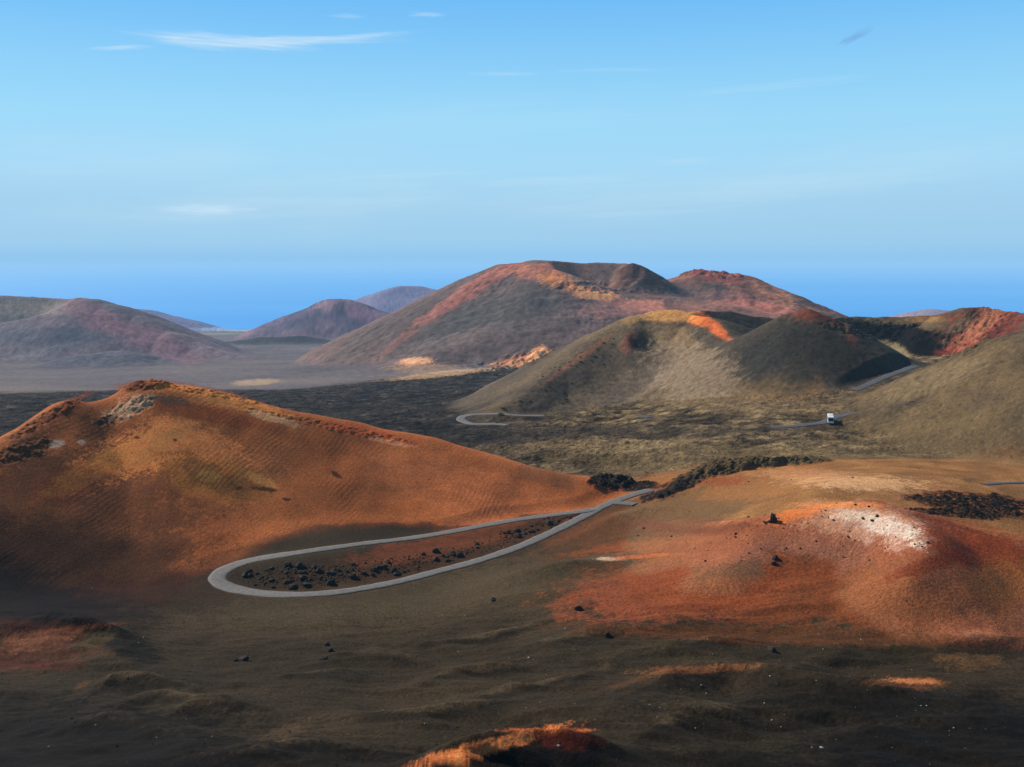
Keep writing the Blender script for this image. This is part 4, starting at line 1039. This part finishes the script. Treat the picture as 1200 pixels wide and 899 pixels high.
# ------------------------------------------------------------------ haze: a homogeneous volume over land and sea, its glow standing for scattered light
SIG = 1 / 24000.
bm = bmesh.new(); bmesh.ops.create_cube(bm, size=1)
for v in bm.verts: v.co = (v.co.x * 150000, 45000 + v.co.y * 110000, -210 + v.co.z * 560)
me = bpy.data.meshes.new('haze'); bm.to_mesh(me); bm.free()
m = bpy.data.materials.new('sea_haze'); m.use_nodes = True; nt = m.node_tree; nt.nodes.clear()
out = nt.nodes.new('ShaderNodeOutputMaterial')
ab = nt.nodes.new('ShaderNodeVolumeAbsorption'); ab.inputs['Color'].default_value = (0, 0, 0, 1); ab.inputs['Density'].default_value = SIG
em = nt.nodes.new('ShaderNodeEmission'); hz = lin((146, 199, 240)); em.inputs['Color'].default_value = (*hz, 1); em.inputs['Strength'].default_value = SIG
ad = nt.nodes.new('ShaderNodeAddShader'); nt.links.new(ab.outputs[0], ad.inputs[0]); nt.links.new(em.outputs[0], ad.inputs[1]); nt.links.new(ad.outputs[0], out.inputs['Volume'])
me.materials.append(m)
o = bpy.data.objects.new('haze', me); col.objects.link(o); tag(o, 'blue sea haze softening the far volcanoes and the horizon', None, None, 'stuff')

# ------------------------------------------------------------------ light: sun from the left and a little ahead, clear sky
SUN_AZ, SUN_EL = math.radians(-54), math.radians(37)        # azimuth from +Y, negative to the left
sd = np.array([math.sin(SUN_AZ) * math.cos(SUN_EL), math.cos(SUN_AZ) * math.cos(SUN_EL), math.sin(SUN_EL)])
ld = bpy.data.lights.new('sun', 'SUN'); ld.energy = 5.0; ld.angle = math.radians(.5); ld.color = (1, .95, .87)
so = bpy.data.objects.new('sun', ld); col.objects.link(so)
from mathutils import Vector
so.rotation_euler = Vector(-sd).to_track_quat('-Z', 'Y').to_euler()

wd = bpy.data.worlds.new('World'); scene.world = wd; wd.use_nodes = True
nt = wd.node_tree; nt.nodes.clear(); N, Lk = nt.nodes.new, nt.links.new
out = N('ShaderNodeOutputWorld'); bg = N('ShaderNodeBackground'); bg.inputs['Strength'].default_value = .055
sky = N('ShaderNodeTexSky'); sky.sky_type = 'NISHITA'; sky.sun_disc = False; sky.sun_elevation = SUN_EL; sky.sun_rotation = SUN_AZ; sky.altitude = 300; sky.air_density = 1.; sky.dust_density = .3; sky.ozone_density = 2.
tc = N('ShaderNodeTexCoord'); sp3 = N('ShaderNodeSeparateXYZ'); Lk(tc.outputs['Generated'], sp3.inputs[0])
# grade by elevation
rp = N('ShaderNodeValToRGB'); Lk(sp3.outputs['Z'], rp.inputs[0])
cr = rp.color_ramp; cr.elements[0].position = 0.; cr.elements[0].color = (1.05, 1.22, 1.3, 1)
cr.elements[1].position = 1.; cr.elements[1].color = (1, 1, 1, 1)
for p_, c_ in ((.05, (1.0, 1.2, 1.33, 1)), (.10, (.98, 1.27, 1.5, 1)), (.17, (.95, 1.3, 1.62, 1)), (.235, (.72, 1.1, 1.6, 1)), (.27, (.62, 1.0, 1.5, 1)), (.36, (.6, .95, 1.4, 1))):
    e = cr.elements.new(p_); e.color = c_
mg = N('ShaderNodeMix'); mg.data_type = 'RGBA'; mg.blend_type = 'MULTIPLY'; mg.inputs[0].default_value = 1; Lk(sky.outputs[0], mg.inputs[6]); Lk(rp.outputs[0], mg.inputs[7])
r2 = N('ShaderNodeValToRGB'); Lk(sp3.outputs['Z'], r2.inputs[0]); c2_ = r2.color_ramp
SKYC = ((0., (150, 202, 241)), (.014, (158, 207, 241)), (.05, (165, 211, 241)), (.087, (168, 220, 249)), (.13, (160, 220, 252)), (.17, (146, 212, 252)), (.22, (124, 198, 251)), (.26, (108, 186, 250)), (.45, (80, 158, 238)))
for i_, (p_, c_) in enumerate(SKYC):
    e = c2_.elements[i_] if i_ < 2 else c2_.elements.new(p_)
    e.position = p_; e.color = (*lin(c_), 1)
sc_ = N('ShaderNodeVectorMath'); sc_.operation = 'SCALE'; sc_.inputs['Scale'].default_value = 1 / .055; Lk(r2.outputs[0], sc_.inputs[0])
fm = N('ShaderNodeMapRange'); fm.inputs[1].default_value = .27; fm.inputs[2].default_value = .46; fm.inputs[3].default_value = .93; fm.inputs[4].default_value = 0; Lk(sp3.outputs['Z'], fm.inputs[0])
mh = N('ShaderNodeMix'); mh.data_type = 'RGBA'; Lk(fm.outputs[0], mh.inputs[0]); Lk(mg.outputs[2], mh.inputs[6]); Lk(sc_.outputs[0], mh.inputs[7])
cur = mh.outputs[2]
# wisps of cirrus: each a stretched patch of noise round a direction in the sky
def cloud(cur, px, py, rx, ry, rot, strength, colour, seed, nscale=9., tint=None):
    tx, tz = ray(px, py); v = Vector((tx, 1, tz)).normalized()
    right = Vector((0, 0, 1)).cross(v).normalized() * -1; up = right.cross(v)
    cr_, sr_ = math.cos(math.radians(-rot)), math.sin(math.radians(-rot))
    ax = right * cr_ + up * sr_; ay = up * cr_ - right * sr_
    def dot(a, sc):
        d = N('ShaderNodeVectorMath'); d.operation = 'DOT_PRODUCT'; Lk(tc.outputs['Generated'], d.inputs[0]); d.inputs[1].default_value = a * sc
        return d.outputs['Value']
    da, db = dot(ax, FPX / rx), dot(ay, FPX / ry)
    cb = N('ShaderNodeCombineXYZ'); Lk(da, cb.inputs[0]); Lk(db, cb.inputs[1]); cb.inputs[2].default_value = seed
    nz = N('ShaderNodeTexNoise'); nz.inputs['Scale'].default_value = 1.5; nz.inputs['Detail'].default_value = 5; nz.inputs['Roughness'].default_value = .6
    mpn = N('ShaderNodeMapping'); mpn.inputs['Scale'].default_value = (1., .8, 1.); Lk(cb.outputs[0], mpn.inputs[0]); Lk(mpn.outputs[0], nz.inputs['Vector'])
    ln = N('ShaderNodeVectorMath'); ln.operation = 'LENGTH'
    c2 = N('ShaderNodeCombineXYZ'); Lk(da, c2.inputs[0]); Lk(db, c2.inputs[1]); Lk(c2.outputs[0], ln.inputs[0])
    m1 = N('ShaderNodeMath'); m1.operation = 'MULTIPLY_ADD'; Lk(nz.outputs[0], m1.inputs[0]); m1.inputs[1].default_value = 1.5; m1.inputs[2].default_value = .25
    m2 = N('ShaderNodeMath'); m2.operation = 'SUBTRACT'; Lk(m1.outputs[0], m2.inputs[0]); Lk(ln.outputs['Value'], m2.inputs[1])
    mr = N('ShaderNodeMapRange'); mr.interpolation_type = 'SMOOTHSTEP'; Lk(m2.outputs[0], mr.inputs[0]); mr.inputs[1].default_value = -.1; mr.inputs[2].default_value = .9; mr.inputs[3].default_value = 0; mr.inputs[4].default_value = strength
    # only on this side of the sky
    fwd = dot(v, 1.); gt = N('ShaderNodeMath'); gt.operation = 'GREATER_THAN'; Lk(fwd, gt.inputs[0]); gt.inputs[1].default_value = .5
    n5 = N('ShaderNodeTexNoise'); n5.inputs['Scale'].default_value = 1.; n5.inputs['Detail'].default_value = 4; n5.inputs['Roughness'].default_value = .65
    mp5 = N('ShaderNodeMapping'); mp5.inputs['Scale'].default_value = (1.6, 3.2, 1.); mp5.inputs['Rotation'].default_value = (0, 0, .25); Lk(cb.outputs[0], mp5.inputs[0]); Lk(mp5.outputs[0], n5.inputs['Vector'])
    q5 = N('ShaderNodeMapRange'); q5.inputs[1].default_value = .3; q5.inputs[2].default_value = .62; q5.inputs[3].default_value = .25; q5.inputs[4].default_value = 1.1; Lk(n5.outputs[0], q5.inputs[0])
    g5 = N('ShaderNodeMath'); g5.operation = 'MULTIPLY'; Lk(q5.outputs[0], g5.inputs[0]); Lk(gt.outputs[0], g5.inputs[1])
    mm = N('ShaderNodeMath'); mm.operation = 'MULTIPLY'; mm.use_clamp = True; Lk(mr.outputs[0], mm.inputs[0]); Lk(g5.outputs[0], mm.inputs[1])
    mx = N('ShaderNodeMix'); mx.data_type = 'RGBA'; Lk(mm.outputs[0], mx.inputs[0]); Lk(cur, mx.inputs[6]); mx.inputs[7].default_value = (*colour, 1)
    return mx.outputs[2]
WH = tuple(lin((215, 235, 250)) / .055); GR = tuple(lin((118, 160, 212)) / .055); wd.cycles.sampling_method = 'MANUAL'; wd.cycles.sample_map_resolution = 256
PW = tuple(lin((200, 228, 246)) / .055)
for args in ((270,49,110,9,1,.75,WH,1.3),(350,47,120,6,-3,.6,WH,4.1),(420,43,70,3.5,-6,.5,WH,7.7),(140,56,40,3,-6,.45,WH,9.2),(248,246,54,7,-1,1.1,PW,2.9),(215,243,30,4,0,.35,PW,12.),
             (1002,43,22,5,-22,.6,GR,3.3),(500,17,26,3.5,0,.4,PW,5.5),(408,19,24,3,0,.35,PW,6.1),(592,87,44,3.,0,.4,PW,8.8),(900,101,120,6,-3,.22,PW,10.1),(640,212,110,6,-2,.25,PW,11.4),(800,189,50,5,0,.3,PW,13.),
             (470,206,120,4,-2,.22,PW,14.),(150,250,150,18,-2,.15,PW,15.),(980,215,160,14,-4,.14,PW,16.),(720,82,70,3,0,.2,PW,17.),(350,235,260,40,-3,.3,PW,18.2),(760,230,330,34,-3,.28,PW,19.6),(120,190,240,50,-2,.2,PW,20.3),(1050,190,220,40,-6,.18,PW,21.1),(560,140,300,40,-4,.14,PW,22.7)):
    cur = cloud(cur, *args)
Lk(cur, bg.inputs['Color']); Lk(bg.outputs[0], out.inputs['Surface'])

# ------------------------------------------------------------------ camera
cd = bpy.data.cameras.new('camera'); cam = bpy.data.objects.new('camera', cd); col.objects.link(cam)
cd.sensor_fit = 'HORIZONTAL'; cd.sensor_width = 36; cd.lens = 36 * FPX / 1200.
cd.clip_start = .5; cd.clip_end = 200000
cam.location = (0, 0, 0); cam.rotation_euler = (math.pi / 2 - TH, 0, 0)
scene.camera = cam
scene.view_settings.view_transform = 'Standard'; scene.view_settings.look = 'None'; scene.view_settings.exposure = 0
scene.render.engine = 'CYCLES'
scene.cycles.max_bounces = 4; scene.cycles.diffuse_bounces = 2; scene.cycles.volume_bounces = 0
